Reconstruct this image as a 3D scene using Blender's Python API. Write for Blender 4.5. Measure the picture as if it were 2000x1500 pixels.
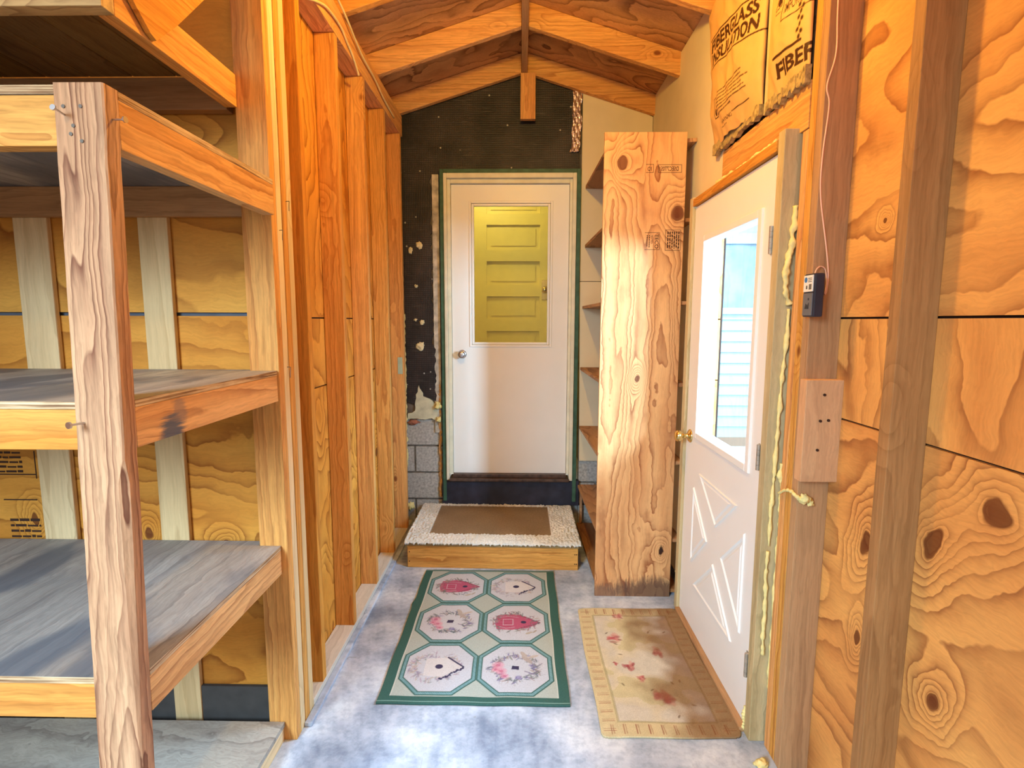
import bpy, bmesh, math, random
import numpy as np
from mathutils import Vector, Matrix, noise as mnoise
random.seed(7); rng = np.random.default_rng(7)
scene = bpy.context.scene
for o in list(bpy.data.objects): bpy.data.objects.remove(o, do_unlink=True)
R = math.radians

# ------------------------------------------------------------------ camera
cam_d = bpy.data.cameras.new('camera'); cam = bpy.data.objects.new('camera', cam_d)
scene.collection.objects.link(cam); scene.camera = cam
F_PX, PITCH, YAW, ROLL, CAM_H = 1036.535, 0.118021, 0.016654, 0.002611, 1.50352
cam_d.sensor_fit = 'HORIZONTAL'; cam_d.sensor_width = 36.0; cam_d.lens = 36.0*F_PX/2000.0
cam_d.clip_start = 0.02; cam_d.clip_end = 200
fw = Vector((-math.sin(YAW)*math.cos(PITCH), math.cos(YAW)*math.cos(PITCH), -math.sin(PITCH)))
rt = Vector((math.cos(YAW), math.sin(YAW), 0)); up = rt.cross(fw)
r2 = rt*math.cos(ROLL)+up*math.sin(ROLL); u2 = -rt*math.sin(ROLL)+up*math.cos(ROLL)
M = Matrix((r2, u2, -fw)).transposed().to_4x4(); M.translation = Vector((0, 0, CAM_H)); cam.matrix_world = M

# ------------------------------------------------------------------ world and lights
W = bpy.data.worlds.new('sky'); scene.world = W; W.use_nodes = True
bg = W.node_tree.nodes['Background']; bg.inputs[0].default_value = (0.96, 0.90, 0.80, 1); bg.inputs[1].default_value = 0.85
def light(name, kind, loc, col, energy, size=0.1, target=None, size_y=None):
    d = bpy.data.lights.new(name, kind); d.color = col; d.energy = energy
    if kind == 'AREA':
        d.shape = 'RECTANGLE'; d.size = size; d.size_y = size_y or size
    elif kind in ('POINT', 'SPOT'): d.shadow_soft_size = size
    o = bpy.data.objects.new(name, d); scene.collection.objects.link(o); o.location = loc
    if target is not None:
        o.rotation_euler = (Vector(target)-Vector(loc)).to_track_quat('-Z', 'Y').to_euler()
    return o
light('ceiling_bulb', 'POINT', (0.02, 1.72, 2.84), (1.0, 0.60, 0.11), 70, 0.05)
light('ceiling_bulb_rear', 'POINT', (-0.95, -0.35, 2.50), (1.0, 0.66, 0.24), 25, 0.06)
light('daylight_yard', 'AREA', (2.0, 0.50, 1.75), (0.50, 0.78, 1.0), 180, 0.26, (-0.38, 3.776, 0.9), 0.5)
light('daylight_sky', 'AREA', (2.6, 1.35, 2.25), (0.42, 0.72, 1.0), 400, 1.6, (0.0, 2.6, 0.7), 1.6)
light('daylight_sky_north', 'AREA', (2.35, 3.1, 2.85), (0.42, 0.72, 1.0), 420, 1.5, (-0.3, 1.6, 0.1), 1.2)
o = light('rear_cool_fill', 'AREA', (-1.75, -1.3, 2.1), (0.60, 0.82, 1.0), 50, 0.9, (-0.35, 1.6, 0.0), 1.2); o.data.spread = R(80)  # unseen fill lamp added behind the camera to brighten the foreground floor
light('hallway_lamp', 'POINT', (-0.3, 4.35, 2.80), (1.0, 0.84, 0.36), 17, 0.05)

vs = scene.view_settings; vs.view_transform = 'Standard'; vs.look = 'None'; vs.gamma = 1.0; vs.use_curve_mapping = False
vs.exposure = -0.14

# ------------------------------------------------------------------ helpers
def srgb(r, g, b):
    def c(v):
        v /= 255.0
        return v/12.92 if v <= 0.04045 else ((v+0.055)/1.055)**2.4
    return (c(r), c(g), c(b), 1.0)
def link(o): scene.collection.objects.link(o); return o
def tag(o, label=None, cat=None, group=None, kind=None):
    if label: o['label'] = label
    if cat: o['category'] = cat
    if group: o['group'] = group
    if kind: o['kind'] = kind
    return o
def empty(name, loc, label, cat, group=None):
    o = link(bpy.data.objects.new(name, None)); o.location = loc; o.empty_display_size = 0.1
    return tag(o, label, cat, group)
def wloc(parent):
    v = Vector((0, 0, 0)); p = parent
    while p is not None: v += p.location; p = p.parent
    return v
def mk(name, bm, mat, parent=None, loc=None, smooth=False):
    """link bm (world coordinates) as one mesh object whose origin is loc"""
    if loc is None:
        if parent is not None: loc = wloc(parent)
        else:
            xs = [v.co for v in bm.verts]
            mn = Vector([min(c[i] for c in xs) for i in range(3)]); mx = Vector([max(c[i] for c in xs) for i in range(3)])
            loc = Vector(((mn.x+mx.x)/2, (mn.y+mx.y)/2, mn.z))
    loc = Vector(loc)
    for v in bm.verts: v.co -= loc
    bmesh.ops.recalc_face_normals(bm, faces=bm.faces)
    me = bpy.data.meshes.new(name); bm.to_mesh(me); bm.free()
    for m in (mat if isinstance(mat, (list, tuple)) else [mat]): me.materials.append(m)
    if smooth:
        for p in me.polygons: p.use_smooth = True
    o = link(bpy.data.objects.new(name, me))
    if parent is not None: o.parent = parent; o.location = loc-wloc(parent)
    else: o.location = loc
    return o
def bbox(bm, x0, x1, y0, y1, z0, z1, bev=0.0, mi=0):
    r = bmesh.ops.create_cube(bm, size=1.0)
    vs_ = r['verts']
    for v in vs_:
        v.co = Vector((x0+(v.co.x+.5)*(x1-x0), y0+(v.co.y+.5)*(y1-y0), z0+(v.co.z+.5)*(z1-z0)))
    fs = set(f for v in vs_ for f in v.link_faces)
    for f in fs: f.material_index = mi
    if bev > 0:
        es = list(set(e for v in vs_ for e in v.link_edges))
        bmesh.ops.bevel(bm, geom=es, offset=bev, segments=2, affect='EDGES', profile=0.6)
    return vs_
def box(name, x0, x1, y0, y1, z0, z1, mat, parent=None, bev=0.002, loc=None, bend=0.0):
    bm = bmesh.new(); bbox(bm, x0, x1, y0, y1, z0, z1, bev)
    if bend:
        for v in bm.verts: v.co.x += bend*math.sin((v.co.z-z0)/(z1-z0+1e-6)*math.pi)
    return mk(name, bm, mat, parent, loc)
def prism(bm, pts, axis, a0, a1, mi=0):
    """pts: polygon in the two other axes (x,z) for 'Y', (y,z) for 'X', (x,y) for 'Z'"""
    def P(p, a): return {'X': (a, p[0], p[1]), 'Y': (p[0], a, p[1]), 'Z': (p[0], p[1], a)}[axis]
    A = [bm.verts.new(P(p, a0)) for p in pts]; B = [bm.verts.new(P(p, a1)) for p in pts]
    n = len(pts); fs = [bm.faces.new(A), bm.faces.new(B[::-1])]
    for i in range(n): fs.append(bm.faces.new((A[i], B[i], B[(i+1) % n], A[(i+1) % n])))
    for f in fs: f.material_index = mi
def cyl(bm, p0, p1, r0, r1=None, seg=16, mi=0, cap=True):
    p0 = Vector(p0); p1 = Vector(p1); d = p1-p0; r1 = r0 if r1 is None else r1
    r = bmesh.ops.create_cone(bm, cap_ends=cap, segments=seg, radius1=r0, radius2=r1, depth=d.length)
    q = d.to_track_quat('Z', 'Y').to_matrix().to_4x4(); q.translation = (p0+p1)/2
    bmesh.ops.transform(bm, matrix=q, verts=r['verts'])
    for v in r['verts']:
        for f in v.link_faces: f.material_index = mi
def lathe(bm, prof, origin, direction, seg=24):
    """prof: (radius, distance along direction)"""
    q = Vector(direction).normalized().to_track_quat('Z', 'Y').to_matrix(); o = Vector(origin); rings = []
    for r, h in prof:
        rings.append([bm.verts.new(o+q @ Vector((max(r, 1e-4)*math.cos(2*math.pi*k/seg), max(r, 1e-4)*math.sin(2*math.pi*k/seg), h))) for k in range(seg)])
    for a, b in zip(rings, rings[1:]):
        for k in range(seg): bm.faces.new((a[k], a[(k+1) % seg], b[(k+1) % seg], b[k]))
    bm.faces.new(rings[0][::-1]); bm.faces.new(rings[-1])
def catmull(pts, n=8):
    P = [Vector(p) for p in pts]; P = [2*P[0]-P[1]]+P+[2*P[-1]-P[-2]]; out = []
    for i in range(1, len(P)-2):
        for k in range(n):
            t = k/n; a, b, c, d = P[i-1], P[i], P[i+1], P[i+2]
            out.append(0.5*((2*b)+(-a+c)*t+(2*a-5*b+4*c-d)*t*t+(-a+3*b-3*c+d)*t**3))
    out.append(P[-2]); return out
def tube(bm, pts, rad, seg=8, lump=0.0, seed=0, n=8, flat=None):
    C = catmull(pts, n) if n > 1 else [Vector(p) for p in pts]; rings = []
    for i, c in enumerate(C):
        t = (C[min(i+1, len(C)-1)]-C[max(i-1, 0)]).normalized()
        a = t.cross(Vector((0.3, 1, 0.1))).normalized() if abs(t.y) < 0.9 else t.cross(Vector((1, 0, 0))).normalized()
        b = t.cross(a)
        ring = []
        rr = rad(i/(len(C)-1)) if callable(rad) else rad
        for k in range(seg):
            th = 2*math.pi*k/seg; d = a*math.cos(th)+b*math.sin(th)
            r = rr
            if lump: r *= 1+lump*(mnoise.noise((c+d*rr)*38+Vector((seed, 0, 0)))*1.2+0.6*mnoise.noise((c+d*rr)*90))
            p = c+d*r
            ring.append(bm.verts.new(p))
        rings.append(ring)
    for a_, b_ in zip(rings, rings[1:]):
        for k in range(seg): bm.faces.new((a_[k], a_[(k+1) % seg], b_[(k+1) % seg], b_[k]))
    bm.faces.new(rings[0][::-1]); bm.faces.new(rings[-1])

# ------------------------------------------------------------------ materials
class NT:
    def __init__(s, name):
        s.m = bpy.data.materials.new(name); s.m.use_nodes = True; s.t = s.m.node_tree; s.b = s.t.nodes['Principled BSDF']
    def n(s, kind, **kw):
        o = s.t.nodes.new(kind)
        for k, v in kw.items():
            if k.startswith('i_'):
                key = k[2:]; key = int(key) if key.isdigit() else key
                if hasattr(v, 'is_output'): s.t.links.new(v, o.inputs[key])
                else: o.inputs[key].default_value = v
            else: setattr(o, k, v)
        return o
    def math(s, op, a, b=None, c=None, clamp=False):
        o = s.t.nodes.new('ShaderNodeMath'); o.operation = op; o.use_clamp = clamp
        for i, v in enumerate((a, b, c)):
            if v is None: continue
            if hasattr(v, 'is_output'): s.t.links.new(v, o.inputs[i])
            else: o.inputs[i].default_value = v
        return o.outputs[0]
    def vmath(s, op, a, b):
        o = s.t.nodes.new('ShaderNodeVectorMath'); o.operation = op
        for i, v in enumerate((a, b)):
            if hasattr(v, 'is_output'): s.t.links.new(v, o.inputs[i])
            else: o.inputs[i].default_value = v
        return o.outputs[1] if op in ('LENGTH', 'DISTANCE') else o.outputs[0]
    def ramp(s, fac, stops, interp='LINEAR'):
        o = s.t.nodes.new('ShaderNodeValToRGB'); s.t.links.new(fac, o.inputs[0]); cr = o.color_ramp; cr.interpolation = interp
        while len(cr.elements) < len(stops): cr.elements.new(0.5)
        for e, (p, c) in zip(cr.elements, stops):
            e.position = p; e.color = c if len(c) == 4 else (*c, 1)
        return o.outputs[0]
    def mix(s, fac, a, b, blend='MIX'):
        o = s.t.nodes.new('ShaderNodeMix'); o.data_type = 'RGBA'; o.blend_type = blend
        for k, v in ((0, fac), (6, a), (7, b)):
            if hasattr(v, 'is_output'): s.t.links.new(v, o.inputs[k])
            else: o.inputs[k].default_value = v
        return o.outputs[2]
    def maprange(s, v, a, b, c=0.0, d=1.0, smooth=False):
        o = s.t.nodes.new('ShaderNodeMapRange'); s.t.links.new(v, o.inputs[0])
        if smooth: o.interpolation_type = 'SMOOTHSTEP'
        for i, x in enumerate((a, b, c, d)): o.inputs[i+1].default_value = x
        return o.outputs[0]
    def bump(s, h, strength=0.3, dist=0.002):
        o = s.n('ShaderNodeBump'); o.inputs['Strength'].default_value = strength; o.inputs['Distance'].default_value = dist
        s.t.links.new(h, o.inputs['Height']); s.t.links.new(o.outputs[0], s.b.inputs['Normal'])
    def col(s, c): s.t.links.new(c, s.b.inputs['Base Color']) if hasattr(c, 'is_output') else setattr(s.b.inputs['Base Color'], 'default_value', c)
def plain(name, c, rough=0.6, metal=0.0, var=0.12, scale=18.0, spec=0.4):
    t = NT(name); tc = t.n('ShaderNodeTexCoord').outputs['Object']
    nz = t.n('ShaderNodeTexNoise', i_Vector=tc, i_Scale=scale, i_Detail=5.0).outputs[0]
    d = tuple(x*(1-var*1.6) for x in c[:3])+(1,); l = tuple(min(1, x*(1+var)) for x in c[:3])+(1,)
    t.col(t.ramp(nz, [(0.3, d), (0.7, l)])); t.b.inputs['Roughness'].default_value = rough; t.b.inputs['Metallic'].default_value = metal
    t.b.inputs['Specular IOR Level'].default_value = spec
    return t.m
def wood(name, light_c, mid_c, dark_c, axis='Z', S=3.0, N=13.0, stretch=0.13, line=1.0, tone=0.22, knot_amt=0.55, knots=None,
         knot_axis=(0.6, 1.0), rough=0.72, sharp=0.72, stain=None, stain_c=None, seed=0, warp=0.02, kscale=2.6, patches=None, kr=1.0):
    """contour lines of a noise field stretched along the grain, closing round knots"""
    t = NT(name); tc = t.n('ShaderNodeTexCoord').outputs['Object']; oi = t.n('ShaderNodeObjectInfo')
    if knots is None:
        off = t.n('ShaderNodeCombineXYZ'); rr = t.math('MULTIPLY', oi.outputs['Random'], 37.0)
        for i in range(3): t.t.links.new(rr, off.inputs[i])
        co = t.vmath('ADD', tc, off.outputs[0])
    else: co = t.vmath('ADD', tc, (seed*3.1, seed*1.7, seed*2.3))
    sc = [1.0, 1.0, 1.0]; sc['XYZ'.index(axis)] = stretch
    wn = t.n('ShaderNodeTexNoise', i_Vector=co, i_Scale=9.0, i_Detail=3.0)
    wv = t.vmath('SCALE', t.vmath('SUBTRACT', wn.outputs[1], (0.5, 0.5, 0.5)), (0, 0, 0)); wv.node.inputs['Scale'].default_value = warp*2
    cw = t.vmath('ADD', co, wv)
    st = t.vmath('MULTIPLY', cw, tuple(sc))
    A = t.n('ShaderNodeTexNoise', i_Vector=st, i_Scale=S, i_Detail=2.0, i_Roughness=0.35).outputs[0]
    ph = t.math('MULTIPLY', A, N)
    core = None
    # small knots anywhere
    ks = [1.0, 1.0, 1.0]; ks['XYZ'.index(axis)] = 0.55
    kv = t.n('ShaderNodeTexVoronoi', i_Vector=t.vmath('MULTIPLY', cw, tuple(ks)), i_Scale=kscale)
    gate = t.math('GREATER_THAN', t.n('ShaderNodeSeparateColor', i_Color=kv.outputs['Color']).outputs[0], 1-knot_amt)
    kd = kv.outputs['Distance']
    ph = t.math('ADD', ph, t.math('MULTIPLY', t.math('MULTIPLY', t.maprange(kd, 0.0, 0.30, 1, 0, True), gate), 3.2))
    core = t.math('MULTIPLY', t.maprange(kd, 0.022*kr, 0.045*kr, 1, 0, True), gate)
    cores = core
    if knots:
        for (a, b, ra, rb, rot) in knots:      # positions in the panel's own metres, on the two in-plane axes
            sep = t.n('ShaderNodeSeparateXYZ', i_Vector=t.vmath('ADD', tc, wv))
            ax = {'X': ('Y', 'Z'), 'Y': ('X', 'Z')}[knot_axis]
            u = t.math('SUBTRACT', sep.outputs[ax[0]], a); v = t.math('SUBTRACT', sep.outputs[ax[1]], b)
            c_, s_ = math.cos(rot), math.sin(rot)
            uu = t.math('ADD', t.math('MULTIPLY', u, c_/ra), t.math('MULTIPLY', v, s_/ra))
            vv = t.math('ADD', t.math('MULTIPLY', u, -s_/rb), t.math('MULTIPLY', v, c_/rb))
            d = t.math('SQRT', t.math('ADD', t.math('MULTIPLY', uu, uu), t.math('MULTIPLY', vv, vv)))
            ph = t.math('ADD', ph, t.math('MULTIPLY', t.math('POWER', t.maprange(d, 0.6, 6.0, 1, 0), 2.0), 6.0))
            cores = t.math('MAXIMUM', cores, t.maprange(d, 0.85, 1.08, 1, 0, True))
    fr = t.math('FRACT', ph)
    ln = t.ramp(fr, [(0.0, (0, 0, 0)), (sharp*0.5, (0.10, 0.10, 0.10)), (sharp, (0.45, 0.45, 0.45)), (0.95, (1, 1, 1)), (1.0, (0, 0, 0))])
    brk = t.n('ShaderNodeTexNoise', i_Vector=st, i_Scale=S*2.7, i_Detail=3.0).outputs[0]
    lnf = t.math('MULTIPLY', t.math('MULTIPLY', ln, t.maprange(brk, 0.32, 0.62, 0.35, 1.0)), line, clamp=True)
    fs = [60.0, 60.0, 60.0]; fs['XYZ'.index(axis)] = 2.2
    fib = t.n('ShaderNodeTexNoise', i_Vector=t.vmath('MULTIPLY', cw, tuple(fs)), i_Scale=2.6, i_Detail=4.0, i_Roughness=0.6).outputs[0]
    big = t.n('ShaderNodeTexNoise', i_Vector=st, i_Scale=S*1.3, i_Detail=3.0).outputs[0]
    base = t.ramp(big, [(0.30, mid_c), (0.68, light_c)])
    c = t.mix(lnf, base, dark_c)
    c = t.mix(tone, c, t.ramp(fib, [(0.30, (0.30, 0.26, 0.22, 1)), (0.62, (1, 1, 1, 1))]), 'MULTIPLY')
    # each board its own tone
    hv = t.n('ShaderNodeHueSaturation', i_Color=c, i_Value=t.maprange(oi.outputs['Random'], 0, 1, 0.88, 1.10), i_Saturation=t.maprange(oi.outputs['Random'], 0, 1, 1.05, 0.92)).outputs[0]
    kc = tuple(x*0.16 for x in dark_c[:3])+(1,)
    c = t.mix(t.math('MULTIPLY', cores, 0.85), hv, (dark_c[0]*0.42, dark_c[1]*0.30, dark_c[2]*0.35, 1))
    for (a, b, ra, rb, pc, ps) in (patches or []):
        sep = t.n('ShaderNodeSeparateXYZ', i_Vector=t.vmath('ADD', tc, t.vmath('MULTIPLY', wv, (2.0, 2.0, 2.0))))
        ax = {'X': ('Y', 'Z'), 'Y': ('X', 'Z')}[knot_axis]
        u = t.math('DIVIDE', t.math('SUBTRACT', sep.outputs[ax[0]], a), ra); v = t.math('DIVIDE', t.math('SUBTRACT', sep.outputs[ax[1]], b), rb)
        dd = t.math('ADD', t.math('SQRT', t.math('ADD', t.math('MULTIPLY', u, u), t.math('MULTIPLY', v, v))), t.math('MULTIPLY', t.math('SUBTRACT', fib, 0.5), 1.3))
        c = t.mix(t.maprange(dd, 0.5, 1.15, ps, 0, True), c, pc)
    if stain is not None:
        smk = t.n('ShaderNodeTexNoise', i_Vector=t.vmath('MULTIPLY', co, tuple(x*0.6+0.4 for x in sc)), i_Scale=stain[0], i_Detail=4.0).outputs[0]
        c = t.mix(t.math('MULTIPLY', t.maprange(smk, stain[1], stain[1]+0.12, 0, 1, True), stain[2]), c, stain_c)
    t.col(c); t.b.inputs['Roughness'].default_value = rough; t.b.inputs['Specular IOR Level'].default_value = 0.25
    t.bump(t.math('ADD', fib, t.math('MULTIPLY', lnf, -0.4)), 0.25, 0.0015)
    return t.m
_wc = {}
def fir(axis='Z'):
    if ('f', axis) not in _wc:
        _wc[('f', axis)] = wood('fir_'+axis, srgb(236, 178, 98), srgb(222, 152, 74), srgb(166, 88, 32), axis, S=7, N=15, stretch=0.045, line=0.65, tone=0.45, knot_amt=0.75, kscale=5.0, warp=0.008, kr=1.9)
    return _wc[('f', axis)]
def pale(axis='Z'):
    if ('p', axis) not in _wc:
        _wc[('p', axis)] = wood('pale_pine_'+axis, srgb(234, 208, 160), srgb(216, 186, 136), srgb(172, 134, 84), axis, S=6, N=10, stretch=0.05, line=0.45, tone=0.2, knot_amt=0.5, kscale=4, warp=0.008)
    return _wc[('p', axis)]
def brown(axis='Z'):
    if ('b', axis) not in _wc:
        _wc[('b', axis)] = wood('aged_fir_'+axis, srgb(190, 146, 98), srgb(170, 122, 76), srgb(118, 74, 40), axis, S=7, N=12, stretch=0.045, line=0.35, tone=0.35, knot_amt=0.5, kscale=3.0, warp=0.008,
                                stain=(4.0, 0.64, 0.35), stain_c=srgb(110, 76, 54))
    return _wc[('b', axis)]
def plymat(axis='Y', seed=0, knots=None, ka='X', st=0.30, S=2.4, N=15, stn=None):
    return wood('plywood', srgb(236, 174, 84), srgb(214, 140, 58), srgb(140, 74, 24), axis, S=S, N=N, stretch=st, line=0.85, tone=0.20, knot_amt=0.16, knots=knots or [(9, 9, .01, .01, 0)], knot_axis=ka, seed=seed, warp=0.03, kscale=2.2, stain=stn, stain_c=srgb(70, 60, 50) if stn else None)
GREY_TOP = wood('weathered_plywood_top', srgb(176, 172, 166), srgb(150, 146, 142), srgb(104, 102, 104), 'Y', S=6, N=8, stretch=0.07, line=0.55, tone=0.35, knot_amt=0.2, rough=0.55,
                stain=(3.5, 0.50, 0.75), stain_c=srgb(84, 92, 104))
def ply_edge():
    t = NT('plywood_edge'); tc = t.n('ShaderNodeTexCoord').outputs['Object']
    a = t.n('ShaderNodeTexNoise', i_Vector=t.vmath('MULTIPLY', tc, (5.0, 5.0, 260.0)), i_Scale=1.0, i_Detail=3.0).outputs[0]
    b = t.n('ShaderNodeTexNoise', i_Vector=t.vmath('MULTIPLY', tc, (14.0, 14.0, 60.0)), i_Scale=1.0, i_Detail=4.0).outputs[0]
    c = t.ramp(a, [(0.38, srgb(128, 92, 60)), (0.5, srgb(190, 158, 118)), (0.62, srgb(214, 190, 152))])
    t.col(t.mix(0.5, c, t.ramp(b, [(0.35, (0.45, 0.4, 0.36, 1)), (0.6, (1, 1, 1, 1))]), 'MULTIPLY')); t.b.inputs['Roughness'].default_value = 0.85
    t.bump(t.math('ADD', a, b), 0.5, 0.002); return t.m
PLY_EDGE = ply_edge()
ROOF_PLY = wood('roof_plywood', srgb(222, 164, 92), srgb(190, 130, 66), srgb(110, 62, 26), 'X', S=3.0, N=14, stretch=0.35, line=0.9, tone=0.3, knot_amt=0.3, warp=0.04)
DARK_PLANK = wood('old_plank', srgb(150, 116, 66), srgb(122, 88, 48), srgb(74, 46, 26), 'Y', S=6, N=8, stretch=0.08, line=0.5, tone=0.35, knot_amt=0.2)
TREATED = wood('treated_jamb_wood', srgb(222, 202, 158), srgb(200, 178, 132), srgb(150, 130, 88), 'Z', S=6, N=8, stretch=0.05, line=0.5, tone=0.25, knot_amt=0.3)
WHITE_PAINT = plain('white_door_paint', srgb(238, 236, 232), 0.38, var=0.012, scale=5)
CREAM_TRIM = plain('cream_trim_paint', srgb(226, 222, 200), 0.5, var=0.07, scale=14)
GREEN_TRIM = plain('green_painted_trim', srgb(62, 98, 78), 0.55, var=0.2, scale=20)
DRYWALL = plain('drywall_paper', srgb(226, 212, 178), 0.85, var=0.03, scale=6)
CMU = plain('cinder_block', srgb(176, 176, 172), 0.95, var=0.22, scale=60)
NAVY = plain('navy_painted_sill_board', srgb(44, 46, 62), 0.5, var=0.3, scale=10)
SILLWOOD = plain('dark_sill', srgb(84, 64, 54), 0.35, var=0.35, scale=30)
BRASS = plain('brass', srgb(222, 196, 130), 0.22, 1.0, var=0.04)
STEEL = plain('steel', srgb(200, 200, 204), 0.3, 1.0, var=0.06)
HINGE = plain('hinge_steel', srgb(190, 182, 168), 0.4, 0.8, var=0.1, scale=60)
FOAM = plain('spray_foam', srgb(238, 222, 150), 0.7, var=0.10, scale=35)
FOAM_PALE = plain('pale_spray_foam', srgb(238, 228, 186), 0.8, var=0.12, scale=40)
BLACK_PLASTIC = plain('black_plastic', srgb(46, 46, 58), 0.45, var=0.1)
GREY_PLASTIC = plain('grey_plastic', srgb(104, 104, 110), 0.4, var=0.06)
LABEL_WHITE = plain('label_paper', srgb(236, 232, 224), 0.6, var=0.02)
LABEL_BLUE = plain('label_blue', srgb(60, 120, 180), 0.6, var=0.02)
INK = plain('ink', srgb(58, 34, 22), 0.8, var=0.05)
INK_GREY = plain('grey_ink', srgb(110, 104, 96), 0.8, var=0.05)
BELL_WIRE = plain('pink_bell_wire', srgb(238, 192, 168), 0.5, var=0.04)
CABLE = plain('cream_cable', srgb(226, 206, 150), 0.5, var=0.05)
TAGGREEN = plain('pale_green_tag', srgb(176, 196, 172), 0.5, var=0.08)
SEAM = plain('dark_seam', srgb(40, 28, 24), 0.9, var=0.1)
VINYL = plain('white_vinyl_siding', srgb(150, 178, 192), 0.5, var=0.03)
DARKGLASS = plain('dark_window_glass', srgb(96, 128, 150), 0.25, var=0.35, scale=6)
YELLOW_DOOR = plain('yellow_interior_paint', srgb(236, 220, 120), 0.45, var=0.02)
CONCRETE_TRIM = wood('whitewashed_sill_plate', srgb(218, 214, 202), srgb(196, 190, 176), srgb(150, 140, 122), 'Y', S=6, N=8, stretch=0.08, line=0.4, tone=0.2, knot_amt=0.2)

def glass_mat(name, tint=(1, 1, 1, 1), rough=0.0):
    t = NT(name); t.t.nodes.remove(t.b)
    gl = t.n('ShaderNodeBsdfGlossy', i_Roughness=0.02); tr = t.n('ShaderNodeBsdfTransparent'); tr.inputs[0].default_value = tint
    ge = t.n('ShaderNodeNewGeometry'); fr = t.n('ShaderNodeFresnel', i_IOR=1.45); mx = t.n('ShaderNodeMixShader'); ff = t.math('MULTIPLY', fr.outputs[0], t.math('SUBTRACT', 1.0, ge.outputs['Backfacing']))
    t.t.links.new(ff, mx.inputs[0]); t.t.links.new(tr.outputs[0], mx.inputs[1]); t.t.links.new(gl.outputs[0], mx.inputs[2])
    t.t.links.new(mx.outputs[0], t.t.nodes['Material Output'].inputs[0]); return t.m
GLASS = glass_mat('window_glass', (0.97, 0.99, 1, 1))

def concrete():
    t = NT('concrete_floor'); tc = t.n('ShaderNodeTexCoord').outputs['Object']
    a = t.n('ShaderNodeTexNoise', i_Vector=tc, i_Scale=3.2, i_Detail=8.0, i_Roughness=0.62).outputs[0]
    b = t.n('ShaderNodeTexNoise', i_Vector=tc, i_Scale=26.0, i_Detail=5.0, i_Roughness=0.7).outputs[0]
    v = t.n('ShaderNodeTexVoronoi', i_Vector=t.vmath('ADD', tc, t.vmath('MULTIPLY', t.n('ShaderNodeTexNoise', i_Vector=tc, i_Scale=5.0, i_Detail=4.0).outputs[1], (0.5, 0.5, 0.0))), i_Scale=1.1)
    v.feature = 'DISTANCE_TO_EDGE'
    c = t.ramp(a, [(0.36, srgb(132, 146, 168)), (0.5, srgb(178, 190, 208)), (0.62, srgb(212, 220, 230))])
    c = t.mix(0.55, c, t.ramp(b, [(0.38, (0.55, 0.60, 0.66, 1)), (0.56, (1, 1, 1, 1))]), 'MULTIPLY')
    gate = t.maprange(t.n('ShaderNodeTexNoise', i_Vector=tc, i_Scale=1.7).outputs[0], 0.5, 0.6, 0, 1)
    c = t.mix(t.math('MULTIPLY', t.maprange(v.outputs['Distance'], 0.0, 0.008, 0.55, 0), gate), c, srgb(110, 108, 106))
    spots = t.n('ShaderNodeTexVoronoi', i_Vector=tc, i_Scale=8.0).outputs['Distance']
    c = t.mix(t.maprange(spots, 0.02, 0.06, 0.5, 0), c, srgb(132, 130, 130))
    t.col(c); t.b.inputs['Roughness'].default_value = 0.62; t.bump(t.math('ADD', a, b), 0.25, 0.004); return t.m
CONCRETE = concrete()
def tarpaper():
    t = NT('black_felt_paper'); tc = t.n('ShaderNodeTexCoord').outputs['Object']
    w1 = t.n('ShaderNodeTexWave', i_Vector=tc, i_Scale=26.0, i_Distortion=1.5); w1.bands_direction = 'X'
    w2 = t.n('ShaderNodeTexWave', i_Vector=tc, i_Scale=22.0, i_Distortion=2.0); w2.bands_direction = 'Z'
    w = t.math('MULTIPLY', w1.outputs['Fac'], w2.outputs['Fac'])
    a = t.n('ShaderNodeTexNoise', i_Vector=tc, i_Scale=4.0, i_Detail=6.0, i_Roughness=0.6).outputs[0]
    st = t.n('ShaderNodeTexNoise', i_Vector=t.vmath('MULTIPLY', tc, (2.0, 2.0, 26.0)), i_Scale=3.0, i_Detail=4.0).outputs[0]
    c = t.ramp(a, [(0.35, srgb(20, 17, 18)), (0.65, srgb(44, 37, 37))])
    c = t.mix(t.math('MULTIPLY', w, t.maprange(a, 0.42, 0.66, 0.0, 0.35)), c, srgb(130, 116, 112))
    c = t.mix(t.maprange(st, 0.60, 0.72, 0, 0.25), c, srgb(120, 110, 104))
    v = t.n('ShaderNodeTexVoronoi', i_Vector=tc, i_Scale=14.0)
    g = t.math('GREATER_THAN', t.n('ShaderNodeSeparateColor', i_Color=v.outputs['Color']).outputs[1], 0.80)
    c = t.mix(t.math('MULTIPLY', t.maprange(v.outputs['Distance'], 0.06, 0.10, 0.8, 0), g), c, srgb(200, 196, 186))
    t.col(c); t.b.inputs['Roughness'].default_value = 0.55; t.bump(t.math('ADD', w, a), 0.4, 0.003); return t.m
TAR = tarpaper()
def vcol(name, rough=0.9, bumpscale=220.0, bs=0.4, nz=0.25):
    t = NT(name); at = t.n('ShaderNodeAttribute'); at.attribute_name = 'Col'; tc = t.n('ShaderNodeTexCoord').outputs['Object']
    n = t.n('ShaderNodeTexNoise', i_Vector=tc, i_Scale=bumpscale, i_Detail=3.0).outputs[0]
    t.col(t.mix(nz, at.outputs['Color'], t.ramp(n, [(0.3, (0.45, 0.45, 0.45, 1)), (0.6, (1, 1, 1, 1))]), 'MULTIPLY'))
    t.b.inputs['Roughness'].default_value = rough; t.b.inputs['Specular IOR Level'].default_value = 0.2; t.bump(n, bs, 0.002); return t.m
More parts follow.
